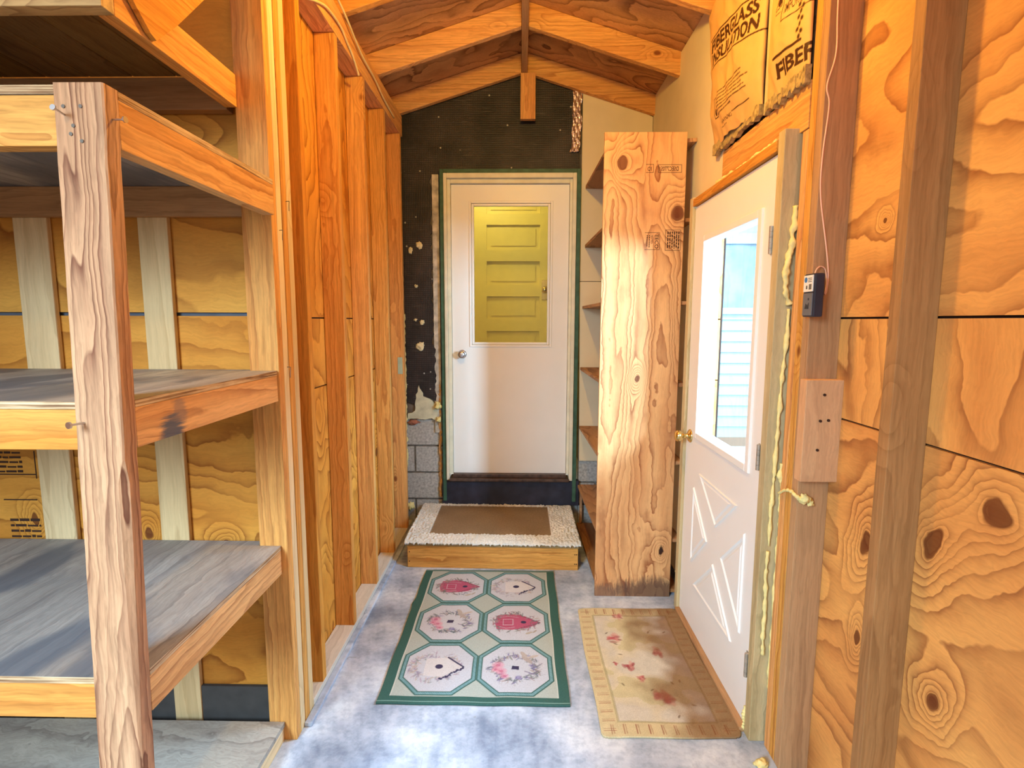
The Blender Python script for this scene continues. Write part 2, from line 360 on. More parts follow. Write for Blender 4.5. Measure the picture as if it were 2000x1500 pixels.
RUGMAT = vcol('woven_rug_pile'); MATMAT = vcol('shaggy_mat_pile', 0.95, 120.0, 0.9, 0.35); KRAFT = vcol('printed_kraft_paper', 0.55, 30.0, 0.25, 0.12)

# ------------------------------------------------------------------ painting of woven and printed patterns on fine grids
def lin(c): return np.array(srgb(*c)[:3])
class Canvas:
    def __init__(s, w, h, res, base):
        s.nx = int(round(w/res))+1; s.ny = int(round(h/res))+1; s.w, s.h = w, h
        s.U, s.V = np.meshgrid(np.linspace(0, w, s.nx), np.linspace(0, h, s.ny)); s.C = np.empty((s.ny, s.nx, 3)); s.C[:] = lin(base)
    def put(s, m, c, a=1.0):
        m = np.clip(m, 0, 1)*a; s.C = s.C*(1-m[..., None])+lin(c)*m[..., None]
    def seg(s, p, q, w, c, a=1.0):
        p = np.array(p, float); q = np.array(q, float); d = q-p; L = (d**2).sum()+1e-12
        t = np.clip(((s.U-p[0])*d[0]+(s.V-p[1])*d[1])/L, 0, 1)
        D = np.hypot(s.U-p[0]-t*d[0], s.V-p[1]-t*d[1]); s.put((w/2-D)/0.0012+0.5, c, a)
    def line(s, pts, w, c, a=1.0):
        for p, q in zip(pts, pts[1:]): s.seg(p, q, w, c, a)
    def ell(s, x, y, rx, ry, c, rot=0, a=1.0, soft=0.12):
        u = (s.U-x)*math.cos(rot)+(s.V-y)*math.sin(rot); v = -(s.U-x)*math.sin(rot)+(s.V-y)*math.cos(rot)
        s.put((1-np.hypot(u/rx, v/ry))/soft+0.5, c, a)
    def poly(s, pts, c, a=1.0):
        m = np.zeros(s.U.shape, bool); n = len(pts)
        for i in range(n):
            x0, y0 = pts[i]; x1, y1 = pts[(i+1) % n]
            if y0 == y1: continue
            k = ((s.V >= min(y0, y1)) & (s.V < max(y0, y1))) & (s.U < x0+(s.V-y0)*(x1-x0)/(y1-y0)); m ^= k
        s.put(m.astype(float), c, a)
def grid_obj(name, cv, fn, mat, parent=None, loc=(0, 0, 0), thick=0.0, mask=None):
    """fn(U,V) -> X,Y,Z world arrays"""
    X, Y, Z = fn(cv.U, cv.V); loc = Vector(loc)
    co = np.stack([X-loc.x, Y-loc.y, Z-loc.z], -1).reshape(-1, 3).astype(np.float32)
    nx, ny = cv.nx, cv.ny; idx = np.arange(nx*ny).reshape(ny, nx)
    q = np.stack([idx[:-1, :-1], idx[:-1, 1:], idx[1:, 1:], idx[1:, :-1]], -1).reshape(-1, 4)
    if mask is not None:
        mk_ = mask.reshape(-1)[q].all(1); q = q[mk_]
    me = bpy.data.meshes.new(name); me.from_pydata(co.tolist(), [], q.tolist())
    ca = me.color_attributes.new('Col', 'FLOAT_COLOR', 'POINT')
    ca.data.foreach_set('color', np.concatenate([cv.C.reshape(-1, 3), np.ones((nx*ny, 1))], 1).astype(np.float32).ravel())
    me.polygons.foreach_set('use_smooth', [True]*len(me.polygons)); me.materials.append(mat)
    if mask is not None:
        bm = bmesh.new(); bm.from_mesh(me); bmesh.ops.delete(bm, geom=[v for v in bm.verts if not v.link_faces], context='VERTS'); bm.to_mesh(me); bm.free()
    o = link(bpy.data.objects.new(name, me))
    if parent is not None: o.parent = parent; o.location = loc-wloc(parent)
    else: o.location = loc
    if thick:
        m = o.modifiers.new('thickness', 'SOLIDIFY'); m.thickness = abs(thick); m.offset = -1 if thick > 0 else 1
    return o
_font_cache = {}
def text_tris(s, bold=0.0):
    if (s, bold) in _font_cache: return _font_cache[(s, bold)]
    cu = bpy.data.curves.new('t', 'FONT'); cu.body = s; cu.size = 1.0; cu.offset = bold; cu.resolution_u = 4; ob = bpy.data.objects.new('t', cu); scene.collection.objects.link(ob)
    dg = bpy.context.evaluated_depsgraph_get(); ev = ob.evaluated_get(dg); me = ev.to_mesh(); me.calc_loop_triangles()
    v = np.array([x.co[:2] for x in me.vertices]).reshape(-1, 2); t = np.array([lt.vertices[:] for lt in me.loop_triangles]).reshape(-1, 3)
    ev.to_mesh_clear(); bpy.data.objects.remove(ob); bpy.data.curves.remove(cu)
    _font_cache[(s, bold)] = (v, t); return v, t
def paint_text(cv, s, x, y, size, rot, c, bold=0.02, shear=0.0, wide=1.0, a=1.0, mirror=False, fit=None):
    v, t = text_tris(s, bold); v = v.copy()
    if fit: wide = fit/(v[:, 0].max()*size)
    v[:, 0] *= wide
    if mirror: v[:, 0] = v[:, 0].max()-v[:, 0]
    v[:, 0] += v[:, 1]*shear; v *= size
    cr, sr = math.cos(rot), math.sin(rot); P = np.stack([x+v[:, 0]*cr-v[:, 1]*sr, y+v[:, 0]*sr+v[:, 1]*cr], 1)
    M_ = np.zeros(cv.U.shape, bool); ru = cv.w/(cv.nx-1); rv = cv.h/(cv.ny-1)
    for tri in t:
        p = P[tri]; i0 = max(int(p[:, 0].min()/ru)-1, 0); i1 = min(int(p[:, 0].max()/ru)+2, cv.nx); j0 = max(int(p[:, 1].min()/rv)-1, 0); j1 = min(int(p[:, 1].max()/rv)+2, cv.ny)
        if i0 >= i1 or j0 >= j1: continue
        u = cv.U[j0:j1, i0:i1]; w = cv.V[j0:j1, i0:i1]
        def e(a_, b_): return (b_[0]-a_[0])*(w-a_[1])-(b_[1]-a_[1])*(u-a_[0])
        e0, e1, e2 = e(p[0], p[1]), e(p[1], p[2]), e(p[2], p[0])
        M_[j0:j1, i0:i1] |= ((e0 >= -1e-9) & (e1 >= -1e-9) & (e2 >= -1e-9)) | ((e0 <= 1e-9) & (e1 <= 1e-9) & (e2 <= 1e-9))
    cv.put(M_.astype(float), c, a)
def text_obj(name, s, size, loc, xdir, ydir, mat, parent, wide=1.0, mirror=False, bold=0.01):
    """flat lettering mesh printed on a surface, 0.4 mm thick ink"""
    v, t = text_tris(s, bold); v = v.copy(); v[:, 0] *= wide*size; v[:, 1] *= size
    if mirror: v[:, 0] = v[:, 0].max()-v[:, 0]
    xd = Vector(xdir); yd = Vector(ydir); o = Vector(loc); bm = bmesh.new()
    vs_ = [bm.verts.new(o+xd*float(a)+yd*float(b)) for a, b in v]
    for tr in t:
        try: bm.faces.new([vs_[i] for i in tr])
        except ValueError: pass
    return mk(name, bm, mat, parent)

# ================================================================== STRUCTURE
box('floor', -2.6, 3.2, -3.0, 3.80, -0.12, 0.0, CONCRETE, bev=0, loc=(0, 0, 0))['kind'] = 'structure'
ZS1, ZS2 = 1.212, 1.515      # the sheathing's two horizontal seams
def sheath(name, x0, x1, spans, mats, holes=None, seam_gap=0.003):
    """plywood wall in the YZ plane with dark open seams; mats (low, middle, high)"""
    bm = bmesh.new()
    for (y0, y1, z0, z1) in spans:
        zs = [z0]+[z for z in (ZS1, ZS2) if z0 < z < z1]+[z1]
        for a, b in zip(zs, zs[1:]):
            mid = (a+b)/2; mi = 0 if mid < ZS1 else (1 if mid < ZS2 else 2)
            bbox(bm, x0, x1, y0, y1, a+(seam_gap if a in (ZS1, ZS2) else 0), b-(seam_gap if b in (ZS1, ZS2) else 0), 0, mi)
    xb = x1 if x0 > 0 else x0
    for (y0, y1, z0, z1) in spans: bbox(bm, xb, xb+(0.01 if x0 > 0 else -0.01), y0, y1, z0, z1, 0, 3)
    o = mk(name, bm, list(mats)+[SEAM], loc=(0, 0, 0)); o['kind'] = 'structure'; return o
KN = [(1.058, 1.117, .030, .040, 0.35), (1.215, 0.985, .022, .046, 0.5), (1.452, 0.885, .020, .040, 0.3), (1.452, 0.60, .012, .026, 0.2), (1.17, 0.62, .02, .03, 0.4)]
RW_LOW = plymat('Y', 3, KN, 'X', 0.45, 2.3, 13)
RW_MID = plymat('Z', 5, None, 'X', 0.22, 3.4, 12)
RW_HIGH = plymat('Y', 8, [(1.476, 1.774, .008, .008, 0)], 'X', 0.40, 2.2, 14)
sheath('wall_right', 0.971, 0.985, [(-0.7, 1.79, 0, 2.95), (1.79, 2.66, 2.07, 2.95), (2.66, 3.80, 0, 2.95)], (RW_LOW, RW_MID, RW_HIGH))
LW_LOW = plymat('Z', 13, [(3.2, .7, .02, .03, 0)], 'X', 0.5, 4.0, 16); LW_MID = plymat('Z', 15, None, 'X', 0.3, 3.4, 10); LW_HIGH = plymat('Z', 18, None, 'X', 0.35, 3.0, 15)
sheath('wall_left', -0.905, -0.892, [(1.80, 3.80, 0, 2.99)], (LW_LOW, LW_MID, LW_HIGH))
# alcove walls
AL = plymat('X', 21, [(-1.735, .80, .014, .022, 0), (-1.33, .745, .016, .022, 0.2), (-1.05, 0.7, .02, .02, 0)], 'Y', 0.25, 2.8, 14)
AL2 = plymat('X', 24, None, 'Y', 0.3, 2.0, 10)
AL3 = plymat('X', 27, None, 'Y', 0.4, 2.0, 9)
bm = bmesh.new()
bbox(bm, -2.45, -0.89, 1.80, 1.812, 0.0, ZS1+0.312-0.006, 0, 0); bbox(bm, -2.45, -0.89, 1.80, 1.812, ZS1+0.312+0.006, 2.95, 0, 1); bbox(bm, -2.45, -0.89, 1.812, 1.83, 0, 2.95, 0, 2)
o = mk('wall_alcove_back', bm, [AL, AL3, plain('grey_blue_felt_strip', srgb(84, 92, 104), 0.8)], loc=(0, 0, 0)); o['kind'] = 'structure'
bm = bmesh.new(); bbox(bm, -2.46, -2.45, -0.7, 1.83, 0, 2.95, 0, 0)
o = mk('wall_alcove_side', bm, AL2, loc=(0, 0, 0)); o['kind'] = 'structure'
# back wall: old outer wall of the house, boards above a block foundation, doorway at the middle
OLD = plain('old_sheathing_board', srgb(120, 108, 96), 0.9, var=0.3, scale=12)
WOODSTRIP = plain('whitewashed_old_siding', srgb(196, 188, 172), 0.8, var=0.3, scale=22)
DX0, DX1, DZ0, DZ1 = -0.565, 0.418, 0.19, 2.54
bm = bmesh.new()
bbox(bm, -1.0, DX0, 3.785, 3.90, 0.80, 3.35, 0, 0); bbox(bm, DX1, 1.05, 3.785, 3.90, 0.50, 3.35, 0, 0); bbox(bm, DX0, DX1, 3.785, 3.90, DZ1, 3.35, 0, 0)
def blocks(x0, x1, z1, rows, mi):
    bbox(bm, x0, x1, 3.80, 3.90, 0, z1, 0, mi); h = z1/rows
    for r in range(rows):
        xs = [x0]+[x for x in np.arange(x0+(0.13 if r % 2 else 0.23), x1-0.03, 0.40)]+[x1]
        for a, b in zip(xs, xs[1:]): bbox(bm, a+0.003, b-0.003, 3.783, 3.81, r*h+0.003, (r+1)*h-0.003, 0.004, mi)
blocks(-1.0, DX0, 0.80, 4, 1); blocks(DX1, 1.05, 0.50, 3, 1); bbox(bm, DX0, DX1, 3.80, 3.90, 0, DZ0, 0, 1)
o = mk('wall_back', bm, [OLD, CMU], loc=(0, 0, 0)); o['kind'] = 'structure'
# roof deck, two slopes
SL = 0.31; ZR = 3.262
def deckz(x): return ZR-SL*abs(x-0.015)
bm = bmesh.new()
for x0, x1 in ((0.015, 1.25), (-1.25, 0.015)):
    prism(bm, [(x0, deckz(x0)), (x1, deckz(x1)), (x1, deckz(x1)+0.015), (x0, deckz(x0)+0.015)], 'Y', 0.3, 3.92)
o = mk('ceiling', bm, ROOF_PLY, loc=(0, 0, 0)); o['kind'] = 'structure'
bm = bmesh.new(); bbox(bm, -2.46, -0.889, 0.3, 1.83, 2.90, 2.92)
o = mk('ceiling_alcove', bm, ROOF_PLY, loc=(0, 0, 0)); o['kind'] = 'structure'
# sole plate and concrete curb, left
box('trim_1', -0.889, -0.800, 1.895, 3.78, 0.0, 0.038, CONCRETE_TRIM, bev=0.002)['kind'] = 'structure'
bm = bmesh.new(); bbox(bm, -0.800, -0.772, 1.80, 3.78, 0.0, 0.016, 0.004); mk('trim_2', bm, CONCRETE)['kind'] = 'structure'

# ------------------------------------------------------------------ framing timbers
def stud(name, x0, x1, y0, y1, z0, z1, label, mat=None, group=None, cat='stud', bend=0.0):
    o = box(name, x0, x1, y0, y1, z0, z1, mat or fir('Z'), bend=bend); return tag(o, label, cat, group)
# left partition studs
ordn = ['nearest to the shelves', 'second along from the shelves', 'third along from the shelves', 'fourth along from the shelves', 'last before the black felt']
for i in range(5):
    y = 1.996+0.4064*i
    stud('wall_stud', -0.890, -0.801, y, y+0.038, 0.038, 2.72, 'tall bare fir stud of the left wall, '+ordn[i])
# corner post made of studs beside the shelves
for i, (a, b, lb) in enumerate([(1.738, 1.775, 'pale corner stud touching the ends of the shelf rails'), (1.776, 1.813, 'pale corner stud tight behind the first one'), (1.819, 1.856, 'pale corner stud, third back behind a thin open gap'), (1.857, 1.894, 'rearmost stud of the corner cluster, facing the first bay')]):
    stud('corner_stud', -0.898 if i == 0 else -0.890, -0.801, a, b, 0.0, 2.80 if i else 2.90, lb, fir('Z') if i % 2 == 0 else pale('Z'))
tag(box('top_plate', -0.890, -0.800, 1.895, 3.70, 2.722, 2.852, fir('Y')), 'long double top plate lying over the left wall studs', 'top plate')
# right wall studs
stud('wall_stud', 0.882, 0.971, 1.262, 1.300, 0, 2.90, 'free standing right wall stud with a pale narrow edge, plywood on both sides', brown('Z'))
# trimmed door opening: three studs
J = [(1.640, 1.677, 0, 2.90, 'broad stud holding the small black box, right of the glazed door'), (1.679, 1.714, 0, 2.90, 'middle stud of the three beside the glazed door'), (1.716, 1.750, 0, 2.09, 'short jack stud next to the foam at the glazed door')]
for a, b, z0, z1, lb in J: stud('door_stud', 0.876, 0.971, a, b, z0, z1, lb, brown('Z') if a < 1.65 else fir('Z'))
stud('door_stud', 0.894, 0.971, 2.71, 2.748, 0, 2.09, 'jack stud on the knob side of the glazed door, mostly hidden')
tag(box('door_header', 0.873, 0.96, 1.716, 2.42, 2.092, 2.232, fir('Y')), 'orange header timber over the glazed door, below the kraft paper batts', 'header')
tag(box('cripple_stud', 0.862, 0.965, 1.985, 2.010, 2.234, 2.90, pale('Z')), 'thin pale upright between the two kraft paper batts', 'stud')
tag(box('wall_plate', 0.884, 0.971, -0.3, 2.40, 2.905, 2.98, fir('Y')), 'top plate over the right wall studs', 'top plate')
# block on the stud
b = empty('timber_block', (0.915, 1.62, 1.014), 'short wooden block with nail holes fixed to the stud under the black box', 'block')
box('block_body', 0.860, 0.973, 1.600, 1.639, 1.014, 1.330, wood('block_wood', srgb(214, 164, 112), srgb(194, 140, 92), srgb(150, 96, 56), 'Z', S=5, N=5, line=0.3, tone=0.25, knot_amt=0.1), b, 0.003)
for x, z in ((0.915, 1.285), (0.908, 1.205), (0.932, 1.207), (0.905, 1.115)):
    bm = bmesh.new(); cyl(bm, (x, 1.597, z), (x, 1.602, z), 0.0042, seg=12); mk('nail', bm, INK, b)
# rafters
def rafter(y, side, lb, mat):
    bm = bmesh.new(); x0 = 0.015+side*0.020; x1 = side*1.02
    d = 0.128
    pts = [(x0, deckz(x0)-0.002), (x1, deckz(x1)-0.002), (x1, deckz(x1)-d), (x0, deckz(x0)-d)]
    prism(bm, pts, 'Y', y, y+0.038)
    bmesh.ops.bevel(bm, geom=list(bm.edges), offset=0.002, segments=1, affect='EDGES')
    o = mk('rafter', bm, mat, loc=(side*0.5, y, deckz(0.5))); tag(o, lb, 'rafter'); return o
for y, nm in ((3.715, 'against the back wall'), (3.155, 'second out from the back wall'), (2.555, 'third out from the back wall'), (1.95, 'fourth from the back wall beside the bulb')):
    rafter(y, -1, 'orange left slope rafter, '+nm, fir('X')); rafter(y, 1, 'orange right slope rafter, '+nm, fir('X'))
tag(box('ridge_board', -0.004, 0.034, 0.35, 3.76, 3.115, 3.255, brown('Y')), 'narrow ridge board between the two roof slopes', 'ridge')
tag(box('gable_stub', -0.010, 0.088, 3.675, 3.713, 2.825, 3.112, fir('Z')), 'short upright timber hanging below the ridge over the felt', 'timber')

# ------------------------------------------------------------------ back wall coverings
def ragged(bm, outline, y0, y1, step=0.02, amp=0.006, seed=0, keep=lambda p: True):
    pts = []
    n = len(outline)
    for i in range(n):
        p = Vector(outline[i]); q = Vector(outline[(i+1) % n]); L = (q-p).length; k = max(1, int(L/step)); d = (q-p)/k; nrm = Vector((-d.y, d.x)).normalized() if d.length else Vector((0, 0))
        for j in range(k):
            c = p+d*j; o_ = mnoise.noise(Vector((c.x*30+seed, c.y*30, 0)))*amp*2 if (j or True) else 0
            pts.append((c.x+nrm.x*o_, c.y+nrm.y*o_))
    prism(bm, pts, 'Y', y0, y1)
t = empty('felt_sheet', (-0.3, 3.77, 0.95), 'black building felt stapled over the gable wall above and beside the back door', 'felt')
def topz(x): return min(deckz(x)-0.02, 3.24)
bm = bmesh.new(); ragged(bm, [(-0.83, 2.50), (0.395, 2.50), (0.395, topz(0.395)), (0.015, topz(0.015)), (-0.84, topz(-0.84))], 3.770, 3.783, seed=1, amp=0.003); mk('upper_sheet', bm, TAR, t)
bm = bmesh.new(); ragged(bm, [(-0.815, 0.93), (-0.76, 0.90), (-0.70, 0.965), (-0.61, 0.93), (-0.607, 1.30), (-0.625, 1.33), (-0.625, 2.52), (-0.835, 2.52), (-0.82, 1.6)], 3.766, 3.781, seed=5, amp=0.009); mk('lower_strip', bm, TAR, t)
# folded scraps of felt and torn patches
tag(box('siding_strip', -0.618, -0.572, 3.768, 3.786, 0.70, 2.50, WOODSTRIP), 'whitish strip of old siding ends between the felt and the green door frame', 'siding')
bm = bmesh.new(); ragged(bm, [(-0.815, 0.80), (-0.60, 0.80), (-0.60, 0.91), (-0.70, 0.965), (-0.735, 1.045), (-0.755, 0.93), (-0.76, 0.86), (-0.815, 0.84)], 3.763, 3.785, seed=9, amp=0.006)
tag(mk('torn_siding', bm, plain('torn_pale_siding', srgb(206, 206, 178), 0.8, var=0.15)), 'pale green torn siding remnant below the black felt', 'siding')
def blob(name, x, y, z, rx, ry, rz, mat, seed, label=None, cat=None, parent=None, group=None):
    bm = bmesh.new(); bmesh.ops.create_icosphere(bm, subdivisions=3, radius=1.0)
    for v in bm.verts:
        k = 1+0.75*mnoise.noise(v.co*1.7+Vector((seed, 0, 0)))+0.2*mnoise.noise(v.co*4+Vector((seed, 3, 0)))
        v.co = Vector((x+v.co.x*rx*k, y+v.co.y*ry*k, z+v.co.z*rz*k))
    o = mk(name, bm, mat, parent, smooth=True)
    if label: tag(o, label, cat, group)
    return o
spots = [(-0.711, 1.325, .030, .026, 'largest pale foam splash on the lower black felt'), (-0.71, 2.025, .018, .022, 'pale paper like foam scrap high on the black felt strip'), (-0.77, 1.99, .014, .022, 'pale torn flap at the felt edge by the last stud'),
         (-0.70, 1.495, .016, .014, 'speckled foam splash just above the largest one'), (-0.745, 1.51, .010, .008, 'tiny foam dab left of the speckled splash'), (-0.735, 1.745, .012, .010, 'curled foam crumb midway down the felt strip')]
for i, (x, z, rx, rz, lb) in enumerate(spots): blob('foam_splash', x, 3.762, z, rx, 0.008, rz, FOAM_PALE, i*7, lb, 'foam')
# foam along the last stud and beside the door frame
bm = bmesh.new(); tube(bm, [(-0.825, 3.745, z) for z in np.linspace(0.45, 1.55, 12)], 0.009, 8, 0.9, 3); tag(mk('foam_bead', bm, FOAM, smooth=True), 'thin yellow foam bead running down beside the last left stud', 'foam')
for i, (x, z, r_, lb) in enumerate([(-0.592, 0.90, .022, 'yellow foam lump low beside the green door frame'), (-0.588, 0.80, .016, 'smaller foam lump under the one beside the green frame'), (-0.80, 0.16, .024, 'yellow foam lump on the floor corner beside the step')]):
    blob('foam_lump', x, 3.75 if i < 2 else 3.735, z, r_, 0.018, r_*1.3, FOAM, 40+i, lb, 'foam')
blob('brick_scrap', -0.775, 3.775, 0.775, 0.035, 0.012, 0.018, plain('red_brick', srgb(168, 110, 88), 0.9), 5, 'small reddish brick scrap showing under the torn siding', 'brick')
bm = bmesh.new(); tube(bm, [(-0.583+0.002*math.sin(z*40), 3.775, z) for z in np.linspace(0.22, 1.05, 20)], 0.010, 8, 0.6, 8)
tag(mk('foam_seam', bm, plain('orange_old_foam', srgb(206, 160, 104), 0.8, var=0.15), smooth=True), 'orange old foam seam along the lower left of the green frame', 'foam')
# drywall pieces
def cut_sheet(name, pts, axis, a0, a1, label, mat=DRYWALL):
    bm = bmesh.new(); prism(bm, pts, axis, a0, a1); return tag(mk(name, bm, mat), label, 'drywall')
cut_sheet('drywall_sheet', [(0.408, 1.780), (0.878, 1.780), (0.878, deckz(0.878)-0.13), (0.408, deckz(0.408)-0.05)], 'Y', 3.758, 3.770, 'upper drywall sheet on the back wall right of the felt')
cut_sheet('drywall_sheet', [(0.424, 0.50), (0.878, 0.50), (0.878, 1.776), (0.408, 1.776)], 'Y', 3.758, 3.770, 'lower drywall sheet on the back wall behind the corner shelves')
cut_sheet('drywall_sheet', [(2.715, 0.10), (3.755, 0.10), (3.755, 2.985), (2.425, 2.985), (2.425, 2.085), (2.715, 2.085)], 'X', 0.880, 0.893, 'tall drywall sheet on the right wall past the header')
for i, (x, z) in enumerate([(0.435, 2.80), (0.432, 2.36), (0.43, 1.83), (0.425, 1.74), (0.42, 1.45), (0.43, 2.0)]):
    pass
# crumpled foil strip
cv = Canvas(0.06, 0.42, 0.004, (220, 212, 200))
def foilf(U, V):
    X = 0.338+U+0.006*np.sin(V*40)*(1-V)-0.015*np.clip((0.1-V)/0.1, 0, 1); Z = 2.64+V
    Y = 3.752+0.006*np.sin(U*300+V*30)+0.005*np.sin(V*110+U*200)
    return X, Y, Z
FOILM = plain('crumpled_foil', srgb(232, 214, 206), 0.22, 0.85, var=0.1, scale=40)
o = grid_obj('foil_strip', cv, foilf, FOILM, loc=(0.37, 3.75, 2.64), thick=0.0015); tag(o, 'crumpled shiny foil strip hanging at the right edge of the felt', 'foil')

# ------------------------------------------------------------------ back door
d = empty('door_1', (-0.07, 3.75, 0.2), None, None); d['kind'] = 'structure'
# casing
bm = bmesh.new()
for x0, x1, z0, z1 in ((-0.560, -0.535, 0.20, 2.527), (0.375, 0.402, 0.20, 2.527), (-0.535, 0.375, 2.500, 2.527)): bbox(bm, x0, x1, 3.735, 3.80, z0, z1, 0.003)
mk('outer_casing', bm, GREEN_TRIM, d)
bm = bmesh.new()
for x0, x1, z0, z1 in ((-0.533, -0.512, 0.36, 2.498), (0.348, 0.373, 0.36, 2.498), (-0.512, 0.348, 2.466, 2.498)): bbox(bm, x0, x1, 3.722, 3.79, z0, z1, 0.004)
for x0, x1, z0, z1 in ((-0.512, -0.489, 0.40, 2.466), (0.330, 0.348, 0.40, 2.466), (-0.489, 0.330, 2.437, 2.466)): bbox(bm, x0, x1, 3.75, 3.84, z0, z1, 0.003)
mk('door_frame', bm, CREAM_TRIM, d)
bm = bmesh.new(); bbox(bm, -0.512, 0.350, 3.705, 3.83, 0.355, 0.375, 0.004); bbox(bm, -0.489, 0.330, 3.745, 3.84, 0.375, 0.398, 0.003); mk('threshold', bm, SILLWOOD, d)
bm = bmesh.new(); bbox(bm, -0.568, 0.425, 3.742, 3.80, 0.170, 0.354, 0.003); mk('kick_board', bm, NAVY, d)
# slab with a hole for the glass
bm = bmesh.new(); gx0, gx1, gz0, gz1 = -0.352, 0.205, 1.332, 2.313
for x0, x1, z0, z1 in ((-0.487, gx0, 0.400, 2.435), (gx1, 0.328, 0.400, 2.435), (gx0, gx1, 0.400, gz0), (gx0, gx1, gz1, 2.435)): bbox(bm, x0, x1, 3.778, 3.822, z0, z1, 0)
bmesh.ops.remove_doubles(bm, verts=bm.verts, dist=1e-5); slab = mk('door_slab', bm, WHITE_PAINT, d)
bm = bmesh.new()
for (a, b2, c, e, yy) in ((gx0-0.012, gx1+0.012, gz0-0.012, gz1+0.012, 3.770), (gx0+0.006, gx1-0.006, gz0+0.006, gz1-0.006, 3.774)):
    w = 0.016
    for x0, x1, z0, z1 in ((a, a+w, c, e), (b2-w, b2, c, e), (a+w, b2-w, c, c+w), (a+w, b2-w, e-w, e)): bbox(bm, x0, x1, yy, 3.80, z0, z1, 0.003)
mk('glass_bead', bm, WHITE_PAINT, slab)
bm = bmesh.new(); bbox(bm, gx0+0.02, gx1-0.02, 3.796, 3.800, gz0+0.02, gz1-0.02); mk('glass_pane', bm, GLASS, slab)
bm = bmesh.new(); lathe(bm, [(0.031, 0.0), (0.031, 0.004), (0.024, 0.008), (0.011, 0.012), (0.010, 0.030), (0.018, 0.036), (0.026, 0.046), (0.027, 0.056), (0.022, 0.064), (0.012, 0.067), (0.0, 0.067)], (-0.418, 3.778, 1.268), (0, -1, 0)); mk('door_knob', bm, STEEL, slab, smooth=True)

# hallway seen through the glass
h = NT('hallway_wall_paint'); h.col(srgb(232, 214, 130)); HALL = h.m
bm = bmesh.new()
bbox(bm, -1.2, 1.0, 3.90, 5.3, 0.36, 0.40); bbox(bm, -1.25, -1.2, 3.9, 5.3, 0.3, 3.0); bbox(bm, 1.0, 1.05, 3.9, 5.3, 0.3, 3.0); bbox(bm, -1.2, 1.0, 5.04, 5.1, 0.4, 3.0); bbox(bm, -1.2, 1.0, 3.9, 5.3, 2.98, 3.0)
o = mk('wall_hallway', bm, HALL, loc=(0, 0, 0)); o['kind'] = 'structure'
hd = empty('panelled_door', (-0.1, 5.0, 0.4), 'yellow five panel interior door seen through the back door glass', 'door')
bm = bmesh.new(); bbox(bm, -0.62, 0.30, 5.0, 5.035, 0.42, 2.86)
pz = [(2.475, 2.70), (2.155, 2.375), (1.835, 2.05), (1.52, 1.73), (1.20, 1.41)]
fx = [(-0.62, -0.32), (0.17, 0.30)]
for x0, x1 in fx: bbox(bm, x0, x1, 4.975, 5.0, 0.42, 2.86, 0)
zs = [2.86]+[z for p in pz for z in p[::-1]]+[0.42]
for k in range(0, len(zs), 2): bbox(bm, -0.32, 0.17, 4.975, 5.0, zs[k+1], zs[k], 0.0)
for z0, z1 in pz: prism(bm, [(-0.28, z0+0.035), (0.13, z0+0.035), (0.13, z1-0.035), (-0.28, z1-0.035)], 'Y', 4.990, 5.0)
leaf = mk('door_leaf', bm, YELLOW_DOOR, hd)
bm = bmesh.new(); bbox(bm, 0.190, 0.245, 4.968, 4.975, 1.70, 1.88, 0.002); mk('knob_plate', bm, BRASS, leaf)
bm = bmesh.new(); lathe(bm, [(0.012, 0), (0.012, 0.02), (0.026, 0.03), (0.028, 0.045), (0.018, 0.055), (0, 0.056)], (0.217, 4.968, 1.79), (0, -1, 0)); mk('door_knob', bm, BRASS, leaf, smooth=True)

# ------------------------------------------------------------------ step with mat
s = empty('wooden_step', (-0.17, 3.4, 0), 'low wooden box step below the back door', 'step')
def stepskew(bm):
    for v in bm.verts: v.co.y += -0.020*(v.co.x+0.17)
    return bm
bm = bmesh.new(); bbox(bm, -0.690, 0.352, 3.085, 3.123, 0.0, 0.139, 0.003); mk('front_board', stepskew(bm), fir('X'), s)
for x0, x1 in ((-0.690, -0.652), (0.314, 0.352)):
    bm = bmesh.new(); bbox(bm, x0, x1, 3.124, 3.735, 0.0, 0.139, 0.003); mk('side_board', stepskew(bm), fir('Y'), s)
bm = bmesh.new(); bbox(bm, -0.692, 0.354, 3.080, 3.735, 0.140, 0.158, 0.002); mk('top_board', stepskew(bm), wood('step_ply', srgb(176, 150, 104), srgb(150, 124, 84), srgb(96, 76, 50), 'X', S=60, N=5, stretch=0.02, line=0.5, knot_amt=0), s)
for x in (-0.677, 0.332, 0.342):
    for z in (0.04, 0.10):
        bm = bmesh.new(); cyl(bm, (x, 3.081-0.02*(x+0.17), z), (x, 3.086-0.02*(x+0.17), z), 0.003, seg=8); mk('nail', bm, INK, s)
cv = Canvas(1.07, 0.66, 0.004, (226, 224, 214))
cv.C *= (1+rng.normal(0, 0.05, cv.U.shape))[..., None]
inner = ((cv.U > 0.135) & (cv.U < 0.90) & (cv.V > 0.115) & (cv.V < 0.63)); cv.put(inner.astype(float), (150, 126, 96))
blot = np.array([[mnoise.noise(Vector((u*7, v*7, 2.0))) for u in np.linspace(0, 1.07, cv.nx)] for v in np.linspace(0, 0.66, cv.ny)])
cv.C *= (1+0.16*blot)[..., None]
mid = inner.astype(float)
nfine = np.array([[mnoise.noise(Vector((u*75, v*75, 5.0))) for u in np.linspace(0, 1.07, cv.nx)] for v in np.linspace(0, 0.66, cv.ny)])
def matf(U, V):
    edge = np.clip(1-V/0.03, 0, 1)
    X = -0.705+U; Y = 3.075+V-0.020*(X+0.17)-edge*0.010*(1+nfine*1.5)
    Z = 0.171+(1-mid)*0.006*(1+nfine*1.3)-edge**2*0.014*(1.0+nfine*1.2)+0.001*nfine
    return X, Y, Z
